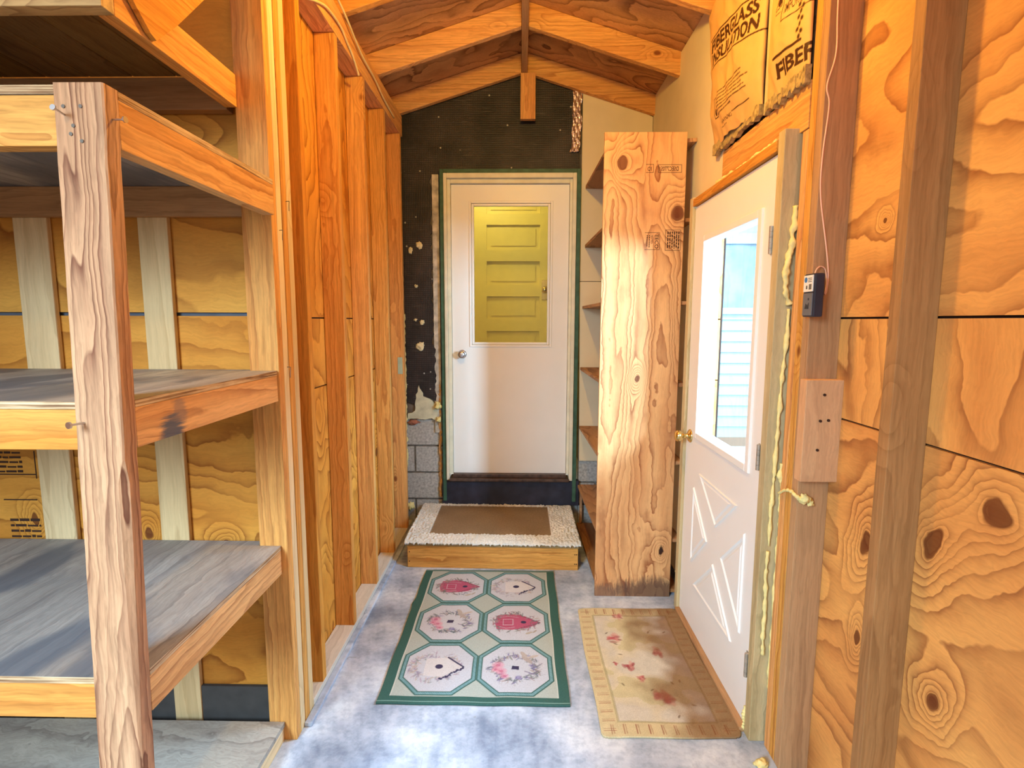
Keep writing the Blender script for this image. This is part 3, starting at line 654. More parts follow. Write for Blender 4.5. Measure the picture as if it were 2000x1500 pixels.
o = grid_obj('step_mat', cv, matf, MATMAT, loc=(-0.17, 3.4, 0.16), thick=0.012); tag(o, 'cream shaggy mat with a brown centre lying on the wooden step', 'mat')

# ------------------------------------------------------------------ octagon rug
RX0, RX1, RY0, RY1 = -0.566, 0.200, 1.921, 3.047
w_, h_ = RX1-RX0, RY1-RY0
cv = Canvas(w_, h_, 0.0022, (172, 180, 172))
GR = (58, 96, 88); RB = (122, 160, 164); CR = (192, 194, 202); PK = (178, 88, 116); DK = (62, 56, 84)
bx, by0, by1 = 0.046, 0.038, 0.018
oc_w = (w_-2*bx-0.016)/2; oc_h = (h_-by0-by1-0.012)/3; ht = oc_h*0.5*1.0
def octf(cx, cy):
    u = np.abs(cv.U-cx)/(oc_w/2); v = np.abs(cv.V-cy)/(oc_h/2)
    return np.maximum(np.maximum(u, v), (u+v)/1.46)          # 1 at the outer edge
def leafring(cx, cy, rx, ry, n, cols, sd):
    r_ = random.Random(sd)
    for k in range(int(n*1.4)):
        a = r_.uniform(0, 2*math.pi); rr = r_.uniform(0.72, 1.12); x = cx+rx*rr*math.cos(a); y = cy+ry*rr*math.sin(a); b_ = a+r_.uniform(-1.4, 1.4); L = r_.uniform(0.008, 0.022)
        cv.ell(x, y, L*0.8, r_.uniform(0.0022, 0.0042), r_.choice(cols), b_, a=0.75, soft=0.5)
        cv.seg((x, y), (x+L*1.3*math.cos(b_+1), y+L*1.3*math.sin(b_+1)), 0.0018, r_.choice(cols), 0.6)
LEAF = [(110, 120, 112), (134, 128, 140), (92, 104, 112), (160, 140, 132)]
def red_house(cx, cy, sd):
    k = 0.070
    cv.poly([(cx-k*1.35, cy-k*0.85), (cx-k*1.5, cy), (cx-k*1.35, cy+k*0.85), (cx-k*0.3, cy+k*1.05), (cx+k*0.7, cy+k*0.75), (cx+k*1.75, cy-k*0.05), (cx+k*0.8, cy-k*0.75), (cx-k*0.3, cy-k*0.95)], PK)
    cv.line([(cx+k*0.1, cy+k*1.0), (cx+k*1.72, cy), (cx+k*0.1, cy-k*0.9)], 0.006, (120, 60, 84), 0.8)
    for j in range(4): cv.line([(cx-k*1.3, cy-k*0.55+j*k*0.36), (cx-k*0.3, cy-k*0.5+j*k*0.36)], 0.003, (140, 50, 76), 0.7)
    cv.line([(cx-k*0.9, cy-k*0.35), (cx-k*0.2, cy-k*0.35), (cx-k*0.2, cy+k*0.35), (cx-k*0.9, cy+k*0.35), (cx-k*0.9, cy-k*0.35)], 0.003, CR, 0.8)
    cv.line([(cx-k*1.2, cy-k*0.5), (cx-k*0.7, cy-k*0.75), (cx-k*0.1, cy-k*0.62)], 0.003, CR, 0.7)
    cv.line([(cx-k*1.2, cy+k*0.6), (cx-k*0.5, cy+k*0.72), (cx+k*0.2, cy+k*0.6)], 0.003, CR, 0.6)
    cv.ell(cx+k*0.55, cy, 0.014, 0.012, DK)
    leafring(cx-0.005, cy, k*1.55, k*1.2, 60, LEAF+[(150, 80, 100)], sd)
    cv.ell(cx+k*0.9, cy-k*1.3, 0.020, 0.007, (176, 166, 152), 0.5); cv.ell(cx+k*1.3, cy-k*1.1, 0.016, 0.005, (166, 156, 146), 0.9)
def white_house(cx, cy, sd):
    k = 0.070; leafring(cx-0.02, cy, k*1.5, k*1.3, 95, [(150, 140, 160), (170, 150, 168), (140, 150, 150), (186, 170, 160)], sd)
    cv.poly([(cx-k*0.9, cy-k*0.8), (cx+k*0.3, cy-k*0.9), (cx+k*1.45, cy), (cx+k*0.4, cy+k*0.95), (cx-k*0.9, cy+k*0.8)], (212, 206, 204), 0.8)
    cv.line([(cx+k*0.45, cy+k*0.95), (cx+k*1.5, cy+k*0.02), (cx+k*1.38, cy-k*0.2)], 0.008, DK)
    cv.ell(cx-k*0.02, cy+k*0.05, 0.017, 0.015, DK)
    r_ = random.Random(sd)
    for j in range(16):
        t_ = j/15; cv.ell(cx+k*(1.45-1.25*t_)+r_.uniform(-.004, .004), cy-k*(0.15+0.95*t_)+r_.uniform(-.006, .006), r_.uniform(.004, .008), r_.uniform(.003, .006), DK, r_.uniform(0, 3), soft=0.4)
def bird(cx, cy, sd):
    k = 0.070; leafring(cx, cy, k*1.45, k*1.25, 105, LEAF+[(120, 110, 160)], sd)
    for dx, dy, r_ in ((-1.05, 0.25, .026), (-0.85, -0.3, .024), (-1.2, -0.15, .016), (-0.65, -0.75, .018)):
        cv.ell(cx+k*dx, cy+k*dy, r_, r_*0.9, (214, 140, 160), a=0.65, soft=0.5); cv.ell(cx+k*dx, cy+k*dy, r_*0.4, r_*0.35, (186, 92, 124), a=0.7, soft=0.5)
    cv.poly([(cx-0.016, cy-0.010), (cx+0.016, cy-0.012), (cx+0.018, cy+0.012), (cx-0.012, cy+0.013)], DK)
    cv.ell(cx+k*0.75, cy+k*0.85, 0.032, 0.012, (172, 160, 154), -0.8); cv.ell(cx+k*0.55, cy+k*1.3, 0.026, 0.010, (178, 166, 158), 2.1); cv.ell(cx+k*1.15, cy+k*1.15, 0.026, 0.008, (186, 174, 166), 0.4)
    cv.line([(cx+k*0.6, cy-k*0.3), (cx+k*1.1, cy-k*0.55), (cx+k*1.4, cy-k*0.25)], 0.005, (110, 96, 130), 0.8)
    cv.ell(cx+0.2*k, cy-k*0.9, 0.014, 0.012, (128, 120, 168), a=0.7, soft=0.6)
kinds = {(0, 2): red_house, (1, 2): white_house, (0, 1): bird, (1, 1): red_house, (0, 0): white_house, (1, 0): bird}
for (ci, ri), fnk in kinds.items():
    cx = bx+0.008+oc_w*(ci+0.5); cy = by0+0.006+oc_h*(ri+0.5); f_ = octf(cx, cy)
    cv.put(((1.0-f_)/0.01+0.5), GR); cv.put(((0.965-f_)/0.01+0.5), RB)
    ang = (cv.U+cv.V)/0.0095; cv.put((((0.965-f_)/0.01+0.5).clip(0, 1))*((np.modf(ang)[0] < 0.35) | (np.modf((cv.U-cv.V+5)/0.0095)[0] < 0.0)), (88, 128, 132), 0.8)
    cv.put(((0.895-f_)/0.01+0.5), GR); cv.put(((0.865-f_)/0.01+0.5), CR)
    fnk(cx, cy, ci*10+ri)
brd = (cv.U < bx) | (cv.U > w_-bx) | (cv.V < by0) | (cv.V > h_-by1)
cv.put(brd.astype(float), GR); cv.put((((cv.V > 0.008) & (cv.V < 0.013))).astype(float), (150, 186, 176), 0.6)
cv.put((((cv.V > h_-0.013) & (cv.V < h_-0.008))).astype(float), (170, 190, 180), 0.6)
cv.put(((np.abs(cv.U-bx) < 0.002) | (np.abs(cv.U-(w_-bx)) < 0.002)).astype(float)*(cv.V > by0)*(cv.V < h_-by1), (206, 210, 200), 0.8)
cv.C *= (1+rng.normal(0, 0.045, cv.U.shape))[..., None]
def rugf(U, V):
    X = RX0+U+0.0014*np.sin(V*18)-0.008*np.exp(-((V-0.74)/0.035)**2)*(U < 0.012); Y = RY0+V+0.0012*np.sin(U*25); Z = 0.009+0.0006*np.sin(U*40)*np.sin(V*33)
    return X, Y, Z
o = grid_obj('octagon_rug', cv, rugf, RUGMAT, loc=(-0.18, 2.48, 0.0), thick=0.0085); tag(o, 'sage runner with green border and six birdhouse octagons on concrete floor', 'rug')

# ------------------------------------------------------------------ door mat with rose pattern
MX0, MX1, MY0, MY1 = 0.300, 0.812, 1.768, 2.636; w_, h_ = MX1-MX0, MY1-MY0
cv = Canvas(w_, h_, 0.0025, (204, 190, 150))
def fb(sc, sd, o_=3):
    us = np.linspace(0, cv.w, cv.nx); vs2 = np.linspace(0, cv.h, cv.ny)
    return np.array([[mnoise.fractal(Vector((u*sc, v*sc, sd)), 1.0, 2.0, o_) for u in us] for v in vs2])
n1 = fb(6, 1.0); n2 = fb(22, 4.0)
bw = 0.072
inn = (cv.U > bw) & (cv.U < w_-bw) & (cv.V > bw) & (cv.V < h_-bw)
cv.put(inn.astype(float), (208, 200, 176)); cv.put(inn*((n1 > 0.15)), (196, 188, 140), 0.6)
cv.put((inn*(np.clip(n1*-3, 0, 1))), (200, 196, 186), 0.7)
RD = (140, 62, 52)
for v0 in np.arange(0.03, h_-0.02, 0.047):
    for xa, xb in ((0.012, bw-0.014), (w_-bw+0.014, w_-0.012)):
        cv.seg((xa, v0), (xb, v0), 0.003, RD, 0.75); cv.seg((xa, v0+0.009), (xb, v0+0.009), 0.0025, RD, 0.6)
for u0 in np.arange(0.04, w_-0.02, 0.047):
    for ya, yb in ((0.014, bw-0.014), (h_-bw+0.014, h_-0.012)):
        cv.seg((u0, ya), (u0, yb), 0.004, RD, 0.75); cv.seg((u0+0.009, ya), (u0+0.007, yb), 0.003, RD, 0.6)
edge = np.minimum(np.minimum(np.abs(cv.U-bw), np.abs(cv.U-(w_-bw))), np.minimum(np.abs(cv.V-bw), np.abs(cv.V-(h_-bw))))
cv.put(((edge < 0.005) & (cv.U > bw-0.006) & (cv.U < w_-bw+0.006) & (cv.V > bw-0.006) & (cv.V < h_-bw+0.006)).astype(float), (158, 150, 112), 0.6)
rr = random.Random(3)
for (x, y, r_) in ((0.155, 0.60, .042), (0.175, 0.40, .034), (0.215, 0.315, .024), (0.27, 0.215, .055), (0.33, 0.50, .042), (0.125, 0.415, .014), (0.20, 0.79, .03)):
    for k in range(14):
        a = rr.uniform(0, 6.28); q_ = rr.uniform(0, 0.8)*r_
        cv.ell(x+q_*math.cos(a), y+q_*math.sin(a), r_*0.45, r_*0.22, rr.choice([(168, 72, 84), (190, 104, 108), (146, 60, 66), (206, 150, 140)]), rr.uniform(0, 3), a=0.6, soft=0.6)
for k in range(12):
    x = rr.uniform(0.09, w_-0.1); y = rr.uniform(0.1, h_-0.12); cv.ell(x, y, 0.010, 0.004, (98, 84, 64), rr.uniform(0, 3), a=0.7, soft=0.6)
    cv.seg((x, y), (x+rr.uniform(-.03, .03), y+rr.uniform(-.02, .02)), 0.002, (120, 104, 78), 0.5)
# trodden dirt and painted-in shade, darker towards the door side of the mat
dirt_shade = np.clip((cv.U/w_-0.42+0.25*n1)*3.2, 0, 1); cv.put(dirt_shade, (122, 80, 42), 0.78)
cv.C *= (1+0.10*n2+rng.normal(0, 0.04, cv.U.shape))[..., None]
def rugf2(U, V):
    X = MX0+U+0.003*np.sin(V*9); Y = MY0+V+0.003*np.sin(U*14)-0.004*np.cos(U*6); Z = 0.008+0.0012*np.sin(U*16)*np.sin(V*11)+0.0008*(((U > bw)*(U < w_-bw)))
    return X, Y, Z
r_ = 0.02; cu_ = np.minimum(cv.U, w_-cv.U); cvv = np.minimum(cv.V, h_-cv.V)
mask = ~((cu_ < r_) & (cvv < r_) & (np.hypot(r_-cu_, r_-cvv) > r_))
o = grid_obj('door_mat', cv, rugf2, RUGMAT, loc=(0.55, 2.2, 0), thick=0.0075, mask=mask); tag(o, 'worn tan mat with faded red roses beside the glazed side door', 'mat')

# ------------------------------------------------------------------ corner shelves with plywood side
c = empty('corner_cabinet', (0.62, 3.2, 0), 'narrow plywood shelf case with a tall knotty side panel facing the room', 'shelf case')
CABM = wood('cabinet_side_plywood', srgb(230, 180, 120), srgb(212, 152, 94), srgb(146, 82, 42), 'Z', S=6.5, N=14, stretch=0.11, line=1.0, tone=0.2, knot_amt=0.0, patches=[(0.13, 0.03, .30, .085, srgb(86, 64, 54), 0.85), (-0.16, 0.02, .10, .05, srgb(110, 84, 70), 0.7), (0.146, 0.27, .012, .03, srgb(40, 26, 22), 0.95)],
            knots=[(0.505-0.62, 2.292, .026, .034, 0), (0.785-0.62, 2.043, .036, .038, 0), (0.612-0.62, 1.204, .012, .020, 0), (0.766-0.62, 0.264, .012, .020, 0)], knot_axis='Y', seed=31, warp=0.02, rough=0.6)
panel = box('side_panel', 0.412, 0.822, 2.775, 2.793, 0.0, 2.438, CABM, c, 0.0015)
# water stained foot of the panel
BASED = plain('damp_stained_edge', srgb(82, 66, 58), 0.85, var=0.35, scale=25)
SHW = wood('shelf_plywood', srgb(200, 150, 100), srgb(178, 126, 82), srgb(120, 74, 44), 'Y', S=5, N=11, stretch=0.2, line=0.8, tone=0.25, knot_amt=0.2)
for z, xf in ((2.462, .430), (2.026, .438), (1.608, .428), (1.18, .420), (0.758, .420), (0.325, .416), (0.035, .412)):
    bm = bmesh.new()
    prism(bm, [(xf+0.02, 2.794), (0.878, 2.794), (0.878, 3.755), (xf, 3.755)], 'Z', z-0.018, z)
    if z < 2.44: mk('shelf', bm, SHW, c)
    else: bm.free()
bm = bmesh.new(); prism(bm, [(0.45, 2.90), (0.878, 2.80), (0.878, 3.755), (0.435, 3.755)], 'Z', 2.40, 2.418); mk('top_shelf', bm, SHW, c)
box('shelf_upright', 0.432, 0.450, 3.735, 3.755, 0.0, 0.31, SHW, c, 0.001)
# mill stamps on the panel
yp = 2.7745
def stamp_box(x0, x1, z0, z1, w=0.0018, open_side=None):
    bm = bmesh.new()
    segs = [(x0, x1, z0, z0+w), (x0, x1, z1-w, z1)]
    if open_side != 'L': segs.append((x0, x0+w, z0, z1))
    segs.append((x1-w, x1, z0, z1))
    for a, b2, e, f_ in segs: bbox(bm, a, b2, yp-0.0002, yp+0.0004, e, f_)
    mk('stamp_border', bm, INK, c)
stamp_box(0.683, 0.800, 2.243, 2.282); text_obj('stamp_text', 'DSEC7T0S1', 0.030, (0.690, yp, 2.252), (1, 0, 0), (0, 0, 1), INK, c, wide=0.66, mirror=True)
stamp_box(0.622, 0.660, 2.243, 2.284, open_side='L'); text_obj('stamp_text', '1D', 0.028, (0.630, yp, 2.252), (1, 0, 0), (0, 0, 1), INK, c, wide=0.7, mirror=True)
stamp_box(0.626, 0.702, 1.866, 1.952, open_side='L'); text_obj('stamp_text', 'TECO', 0.026, (0.678, yp, 1.943), (0, 0, -1), (1, 0, 0), INK, c, wide=1.05)
text_obj('stamp_text', 'TESTED', 0.013, (0.658, yp, 1.940), (0, 0, -1), (1, 0, 0), INK, c)
stamp_box(0.730, 0.808, 1.862, 1.965)
bm = bmesh.new()
for k in range(6):
    z = 1.956
    while z > 1.874:
        L = random.uniform(0.010, 0.020); bbox(bm, 0.740+k*0.011, 0.7455+k*0.011, yp-0.0002, yp+0.0004, max(z-L, 1.872), z); z -= L+0.0035
mk('stamp_small_print', bm, INK, c); bm = bmesh.new()
for k in range(2):
    z = 1.938
    while z > 1.88:
        L = random.uniform(0.004, 0.008); bbox(bm, 0.636+k*0.011, 0.641+k*0.011, yp-0.0002, yp+0.0004, max(z-L, 1.878), z); z -= L+0.003
mk('stamp_small_print', bm, INK, c)

# ------------------------------------------------------------------ glazed side door
d = empty('door_2', (0.85, 2.2, 0), None, None); d['kind'] = 'structure'
XF = 0.836
Yn, Yf = 1.812, 2.640; gy0, gy1, gz0, gz1 = 1.905, 2.505, 0.958, 1.888
bm = bmesh.new()
for y0, y1, z0, z1 in ((Yn, gy0, 0.02, 2.045), (gy1, Yf, 0.02, 2.045), (gy0, gy1, 0.02, gz0), (gy0, gy1, gz1, 2.045)): bbox(bm, XF, XF+0.044, y0, y1, z0, z1)
bmesh.ops.remove_doubles(bm, verts=bm.verts, dist=1e-5)
# crossbuck: four raised triangles with moulded edges
def tri_panel(pts):
    cx = sum(p[0] for p in pts)/3; cz = sum(p[1] for p in pts)/3
    def ring(k, x): return [bm.verts.new((x, cx+(p[0]-cx)*k, cz+(p[1]-cz)*k)) for p in pts]
    levels = [(1.0, XF+0.0005), (0.965, XF-0.007), (0.90, XF-0.007), (0.84, XF-0.001), (0.74, XF-0.001), (0.66, XF-0.006)]
    R_ = [ring(k, x) for k, x in levels]
    for a, b2 in zip(R_, R_[1:]):
        for i in range(3): bm.faces.new((a[i], a[(i+1) % 3], b2[(i+1) % 3], b2[i]))
    bm.faces.new(R_[-1])
for tr in ([(2.425, 0.800), (1.985, 0.800), (2.195, 0.628)], [(2.490, 0.715), (2.285, 0.525), (2.490, 0.335)], [(1.905, 0.725), (2.130, 0.530), (1.905, 0.325)], [(2.455, 0.245), (2.205, 0.462), (1.975, 0.245)]): tri_panel(tr)
slab = mk('door_slab', bm, WHITE_PAINT, d)
bm = bmesh.new()
for (a, b2, c_, e, xx, w) in ((gy0-0.006, gy1+0.006, gz0-0.006, gz1+0.006, XF-0.009, 0.030),):
    for y0, y1, z0, z1 in ((a, a+w, c_, e), (b2-w, b2, c_, e), (a+w, b2-w, c_, c_+w), (a+w, b2-w, e-w, e)): bbox(bm, xx, XF+0.053, y0, y1, z0, z1, 0.004)
mk('glass_frame', bm, WHITE_PAINT, slab)
bm = bmesh.new(); bbox(bm, XF+0.018, XF+0.022, gy0+0.02, gy1-0.02, gz0+0.02, gz1-0.02); mk('glass_pane', bm, GLASS, slab)
# jambs
bm = bmesh.new(); bbox(bm, 0.828, 0.968, 1.765, 1.808, 0.0, 2.108, 0.003); mk('hinge_jamb', bm, TREATED, d)
bm = bmesh.new(); bbox(bm, 0.822, 0.968, 2.645, 2.690, 0.0, 2.095, 0.003); mk('latch_jamb', bm, TREATED, d)
bm = bmesh.new(); bbox(bm, 0.822, 0.968, 1.808, 2.645, 2.050, 2.085, 0.003); mk('head_jamb', bm, fir('Y'), d)
bm = bmesh.new(); bbox(bm, 0.812, 0.968, 1.808, 2.645, 0.0, 0.018, 0.003); mk('sill', bm, brown('Y'), d)
for z in (1.772, 1.035, 0.26):
    bm = bmesh.new()
    for k in range(5): cyl(bm, (XF-0.010, 1.816, z-0.045+k*0.0182), (XF-0.010, 1.816, z-0.0275+k*0.0182), 0.0068, seg=12)
    bbox(bm, XF-0.003, XF, 1.816, 1.834, z-0.045, z+0.046)
    mk('hinge', bm, HINGE, slab)
bm = bmesh.new(); lathe(bm, [(0.033, 0.0), (0.033, 0.004), (0.026, 0.010), (0.012, 0.014), (0.011, 0.034), (0.020, 0.042), (0.0275, 0.054), (0.0275, 0.066), (0.020, 0.075), (0, 0.077)], (XF, 2.578, 0.945), (-1, 0, 0)); mk('door_knob', bm, BRASS, slab, smooth=True)
# foam round the door
def foam_strip(pts, r, seed, label, mat=FOAM, seg=10, name='foam_strip'):
    bm = bmesh.new(); tube(bm, pts, lambda t: r*0.66*(0.7+0.5*abs(math.sin(t*23+seed))), seg, 0.8, seed, n=10); return tag(mk(name, bm, mat, smooth=True), label, 'foam')
YF = 1.7575
foam_strip([(0.872, YF, 1.87), (0.868, YF, 1.78), (0.860, YF-.004, 1.72), (0.850, YF-.008, 1.655), (0.856, YF-.006, 1.60), (0.872, YF, 1.56)], 0.012, 1, 'bulging yellow foam beside the hinge jamb at glass height')
foam_strip([(0.872, YF, 1.545), (0.868, YF, 1.42), (0.862, YF, 1.30), (0.860, YF, 1.20), (0.857, YF, 1.04), (0.855, YF, 0.95), (0.853, YF, 0.86), (0.853, YF, 0.74)], 0.0085, 2, 'long yellow foam bead from mid height down the hinge jamb')
foam_strip([(0.851, YF, 0.72), (0.850, YF, 0.62), (0.853, YF, 0.52), (0.852, YF, 0.42), (0.855, YF, 0.34)], 0.008, 3, 'lower foam bead hugging the hinge jamb near floor')
foam_strip([(0.880, YF-.004, 1.03), (0.872, YF-.006, 0.99), (0.884, YF-.004, 0.95), (0.880, YF-.004, 0.88), (0.884, YF-.004, 0.82), (0.882, YF-.004, 0.71), (0.880, YF-.004, 0.58), (0.882, YF-.004, 0.43), (0.881, YF-.004, 0.30), (0.886, YF-.004, 0.21)], 0.0095, 5, 'outer wavy foam bead over the jack studs, lower half')
foam_strip([(0.868, 1.745, 0.93), (0.868, 1.70, 0.955), (0.868, 1.66, 0.965), (0.872, 1.634, 0.955), (0.900, 1.630, 0.945)], 0.007, 6, 'foam string crossing the stud edges below the wooden block')
blob('foam_dab', 0.912, 1.632, 0.938, .012, .008, .010, FOAM, 3, 'round foam dab on the broad stud below the wooden block', 'foam')
blob('foam_dab', 0.892, 1.628, 0.952, .016, .012, .014, FOAM, 8, 'large foam dab at the corner of the broad stud', 'foam')
blob('foam_crumb', 0.825, 1.655, 0.010, .022, .018, .012, FOAM, 12, 'foam crumb lying on the floor at the foot of the studs', 'foam')
foam_strip([(0.840, 2.642-t_*0.8, 2.092) for t_ in np.linspace(0.32, 1.0, 9)], 0.010, 7, 'yellow foam bead above the head jamb under the header')
foam_strip([(0.838, 2.700, z) for z in np.linspace(1.75, 2.09, 6)], 0.010, 9, 'yellow foam at the top of the latch jamb')
foam_strip([(0.838, 2.697, z) for z in np.linspace(0.02, 0.22, 5)], 0.010, 11, 'pale foam at the foot of the latch jamb')
foam_strip([(0.828, 1.812, z) for z in np.linspace(0.01, 0.10, 4)], 0.009, 12, 'foam at the foot of the hinge jamb by the mat')

# ------------------------------------------------------------------ kraft faced insulation
def kraft(name, Y0, Y1, Z0, Z1, label, paintfn, seed, bulge=0.05, lefttail=0.0, res=0.0022):
    root = empty(name, (0.93, (Y0+Y1)/2, Z0), label, 'insulation', 'paper faced insulation batts')
    w, h = Y0-Y1, Z1-Z0
    cv = Canvas(w, h, res, (222, 172, 108)); paintfn(cv)
    us = cv.U/w; vs3 = cv.V/h
    nn = np.array([[mnoise.noise(Vector((u*7+seed, v*4, seed)))+0.5*mnoise.noise(Vector((u*18+v*10, v*9-u*8, seed+4)))+0.25*mnoise.ridged_multi_fractal(Vector((u*9+v*4, v*7, seed)), 1.0, 2.0, 2, 1.0, 2.0) for u in np.linspace(0, w, cv.nx)] for v in np.linspace(0, h, cv.ny)])
    cv.C *= (1-0.06*np.clip(nn, -1, 1))[..., None]
    def f(U, V):
        prof = np.clip(np.sin(np.clip(us, 0, 1)*np.pi), 0, 1)**0.4
        lo = np.clip(vs3*5, 0, 1)
        X = 0.868-bulge*prof*(0.35+0.65*lo)-0.014*nn*prof
        Y = Y0-U+lefttail*(vs3**1.3)*(1-us)**2+0.006*nn
        Z = Z0+V+0.012*nn*(1-lo)
        return X, Y, Z
    grid_obj('paper_facing', cv, f, KRAFT, root, loc=(0.93, (Y0+Y1)/2, Z0), thick=0.0012)
    # ragged grey fibre at the bottom
    bm = bmesh.new(); ed = []
    n = 26
    for k in range(n):
        t_ = k/(n-1); y = Y0-(Y0-Y1)*t_
        ed.append((y, Z0+0.015+random.uniform(0, .012), Z0-0.012-random.uniform(0, .018)))
    for (ya, ta, ba), (yb, tb, bb) in zip(ed, ed[1:]):
        xf = 0.853+random.uniform(-.002, .002)
        prism(bm, [(ya, ba), (yb, bb), (yb, tb), (ya, ta)], 'X', xf, 0.873)
    mk('fibre_edge', bm, plain('fibreglass_fibre', srgb(176, 150, 98), 0.95, var=0.35, scale=70), root)
    bm = bmesh.new(); bbox(bm, 0.880, 0.968, Y1+0.004, min(Y0, 2.424)-0.004, Z0+0.02, 2.895, 0.012); mk('fibre_batt', bm, plain('fibreglass_core', srgb(120, 96, 70), 0.95, var=0.3, scale=50), root)
    return root
BK = (70, 40, 22)
def lines(cv, x, y, L, n, gap, rot, lw=0.006, sd=0):
    r_ = random.Random(sd); c_, s_ = math.cos(rot), math.sin(rot)
    for k in range(n):
        ox, oy = x+s_*gap*k, y-c_*gap*k; t_ = 0.0; Lk = L*r_.uniform(0.85, 1.0) if k < n-1 else L*0.55
        while t_ < Lk:
            l_ = r_.uniform(0.012, 0.04); e = min(t_+l_, Lk); cv.seg((ox+c_*t_, oy+s_*t_), (ox+c_*e, oy+s_*e), lw, BK, 0.85); t_ = e+0.007
def paint1(cv):
    rot = -0.15; x0, y0 = 0.060, 0.405; c_, s_ = math.cos(rot), math.sin(rot)
    paint_text(cv, 'FIBERGLASS', x0, y0, 0.066, rot, BK, 0.035, 0.0, fit=0.39)
    paint_text(cv, 'INSULATION', x0, y0-0.058, 0.066, rot, BK, 0.035, 0.0, fit=0.39)
    cv.seg((x0-0.005, y0+0.058), (x0+0.44*c_, y0+0.058+0.44*s_), 0.006, BK); cv.seg((x0, y0-0.070), (x0+0.43*c_, y0-0.070+0.43*s_), 0.006, BK)
    lines(cv, 0.150, 0.195, 0.26, 7, 0.0150, -0.03, 0.0055, 1)
    cv.line([(0.110, 0.100), (0.110, 0.180), (0.140, 0.180), (0.140, 0.100), (0.110, 0.100)], 0.004, BK); cv.ell(0.125, 0.122, 0.008, 0.016, BK)
    paint_text(cv, 'WARNING', 0.170, 0.052, 0.022, -0.02, BK, 0.02); cv.seg((0.28, 0.066), (0.41, 0.062), 0.004, BK); lines(cv, 0.17, 0.040, 0.10, 1, 0.01, -0.02, 0.004, 4)
def paint2(cv):
    lines(cv, 0.145, 0.52, 0.12, 11, 0.020, -0.02, 0.006, 7)
    cv.line([(0.135, 0.62), (0.135, 0.215), (0.275, 0.205)], 0.004, BK)
    paint_text(cv, 'IMPORTANT', 0.145, 0.232, 0.040, -0.04, BK, 0.01, fit=0.115)
    cv.line([(0.090, 0.27), (0.118, 0.36), (0.122, 0.27), (0.090, 0.265)], 0.004, BK); cv.ell(0.110, 0.285, 0.011, 0.013, BK); cv.seg((0.088, 0.255), (0.124, 0.25), 0.003, BK)
    cv.seg((0.095, 0.118), (0.235, 0.112), 0.009, BK); paint_text(cv, 'FIBERGLASS', 0.100, 0.050, 0.066, -0.04, BK, 0.035, 0.0, fit=0.42)
    for k in range(10): cv.ell(0.225+0.012*math.sin(k*2.1), 0.125+k*0.012, 0.007, 0.008, BK, k, soft=0.6)
kraft('insulation_batt', 2.500, 2.030, 2.262, 2.855, 'crinkled kraft paper batt printed with fiberglass insulation in full, far one over the header', paint1, 2.0, 0.050, 0.12)
kraft('insulation_batt', 1.984, 1.7155, 2.250, 2.855, 'narrower crushed kraft paper batt, near one next to the studs', paint2, 9.0, 0.028)

# ------------------------------------------------------------------ sensor box and bell wire
g = empty('black_sensor_box', (0.868, 1.61, 1.52), 'small black plastic box with white label hung on the door stud', 'sensor box')
bm = bmesh.new(); bbox(bm, 0.852, 0.882, 1.580, 1.639, 1.518, 1.645, 0.005)
hs = mk('housing', bm, BLACK_PLASTIC, g)
bm = bmesh.new(); bbox(bm, 0.8495, 0.853, 1.584, 1.635, 1.522, 1.588, 0.002); bd = mk('battery_door', bm, GREY_PLASTIC, g)
bm = bmesh.new(); bbox(bm, 0.8490, 0.853, 1.585, 1.634, 1.592, 1.640, 0.0005); st = mk('label_sticker', bm, LABEL_WHITE, g)
bm = bmesh.new(); cyl(bm, (0.8485, 1.622, 1.627), (0.8492, 1.622, 1.627), 0.008, seg=16); mk('label_mark', bm, LABEL_BLUE, st)
bm = bmesh.new()
for k in range(3): bbox(bm, 0.8486, 0.8492, 1.590, 1.610, 1.630-k*0.005, 1.632-k*0.005)
bbox(bm, 0.8486, 0.8492, 1.612, 1.620, 1.600, 1.610); bbox(bm, 0.8486, 0.8492, 1.590, 1.604, 1.598, 1.614)
mk('label_print', bm, INK_GREY, st)
bm = bmesh.new(); cyl(bm, (0.8488, 1.603, 1.570), (0.850, 1.603, 1.570), 0.0035, seg=10); prism(bm, [(1.622, 1.542), (1.600, 1.542), (1.600, 1.560), (1.608, 1.552), (1.616, 1.557)], 'X', 0.8488, 0.850); mk('latch_mark', bm, BLACK_PLASTIC, bd)
bm = bmesh.new()
tube(bm, [(0.893, 1.634, 2.75), (0.893, 1.634, 2.41), (0.898, 1.635, 2.27), (0.879, 1.636, 2.18), (0.889, 1.636, 2.126), (0.880, 1.636, 1.99), (0.882, 1.636, 1.876), (0.908, 1.635, 1.729), (0.920, 1.635, 1.65), (0.919, 1.635, 1.60), (0.915, 1.635, 1.585)], 0.0022, 8)
tube(bm, [(0.872, 1.620, 1.645), (0.880, 1.625, 1.660), (0.895, 1.632, 1.668), (0.911, 1.635, 1.658), (0.917, 1.635, 1.620), (0.914, 1.635, 1.588)], 0.0018, 8)
tag(mk('bell_wire', bm, BELL_WIRE, smooth=True), 'thin pink wire hanging down the stud to the black box', 'wire')

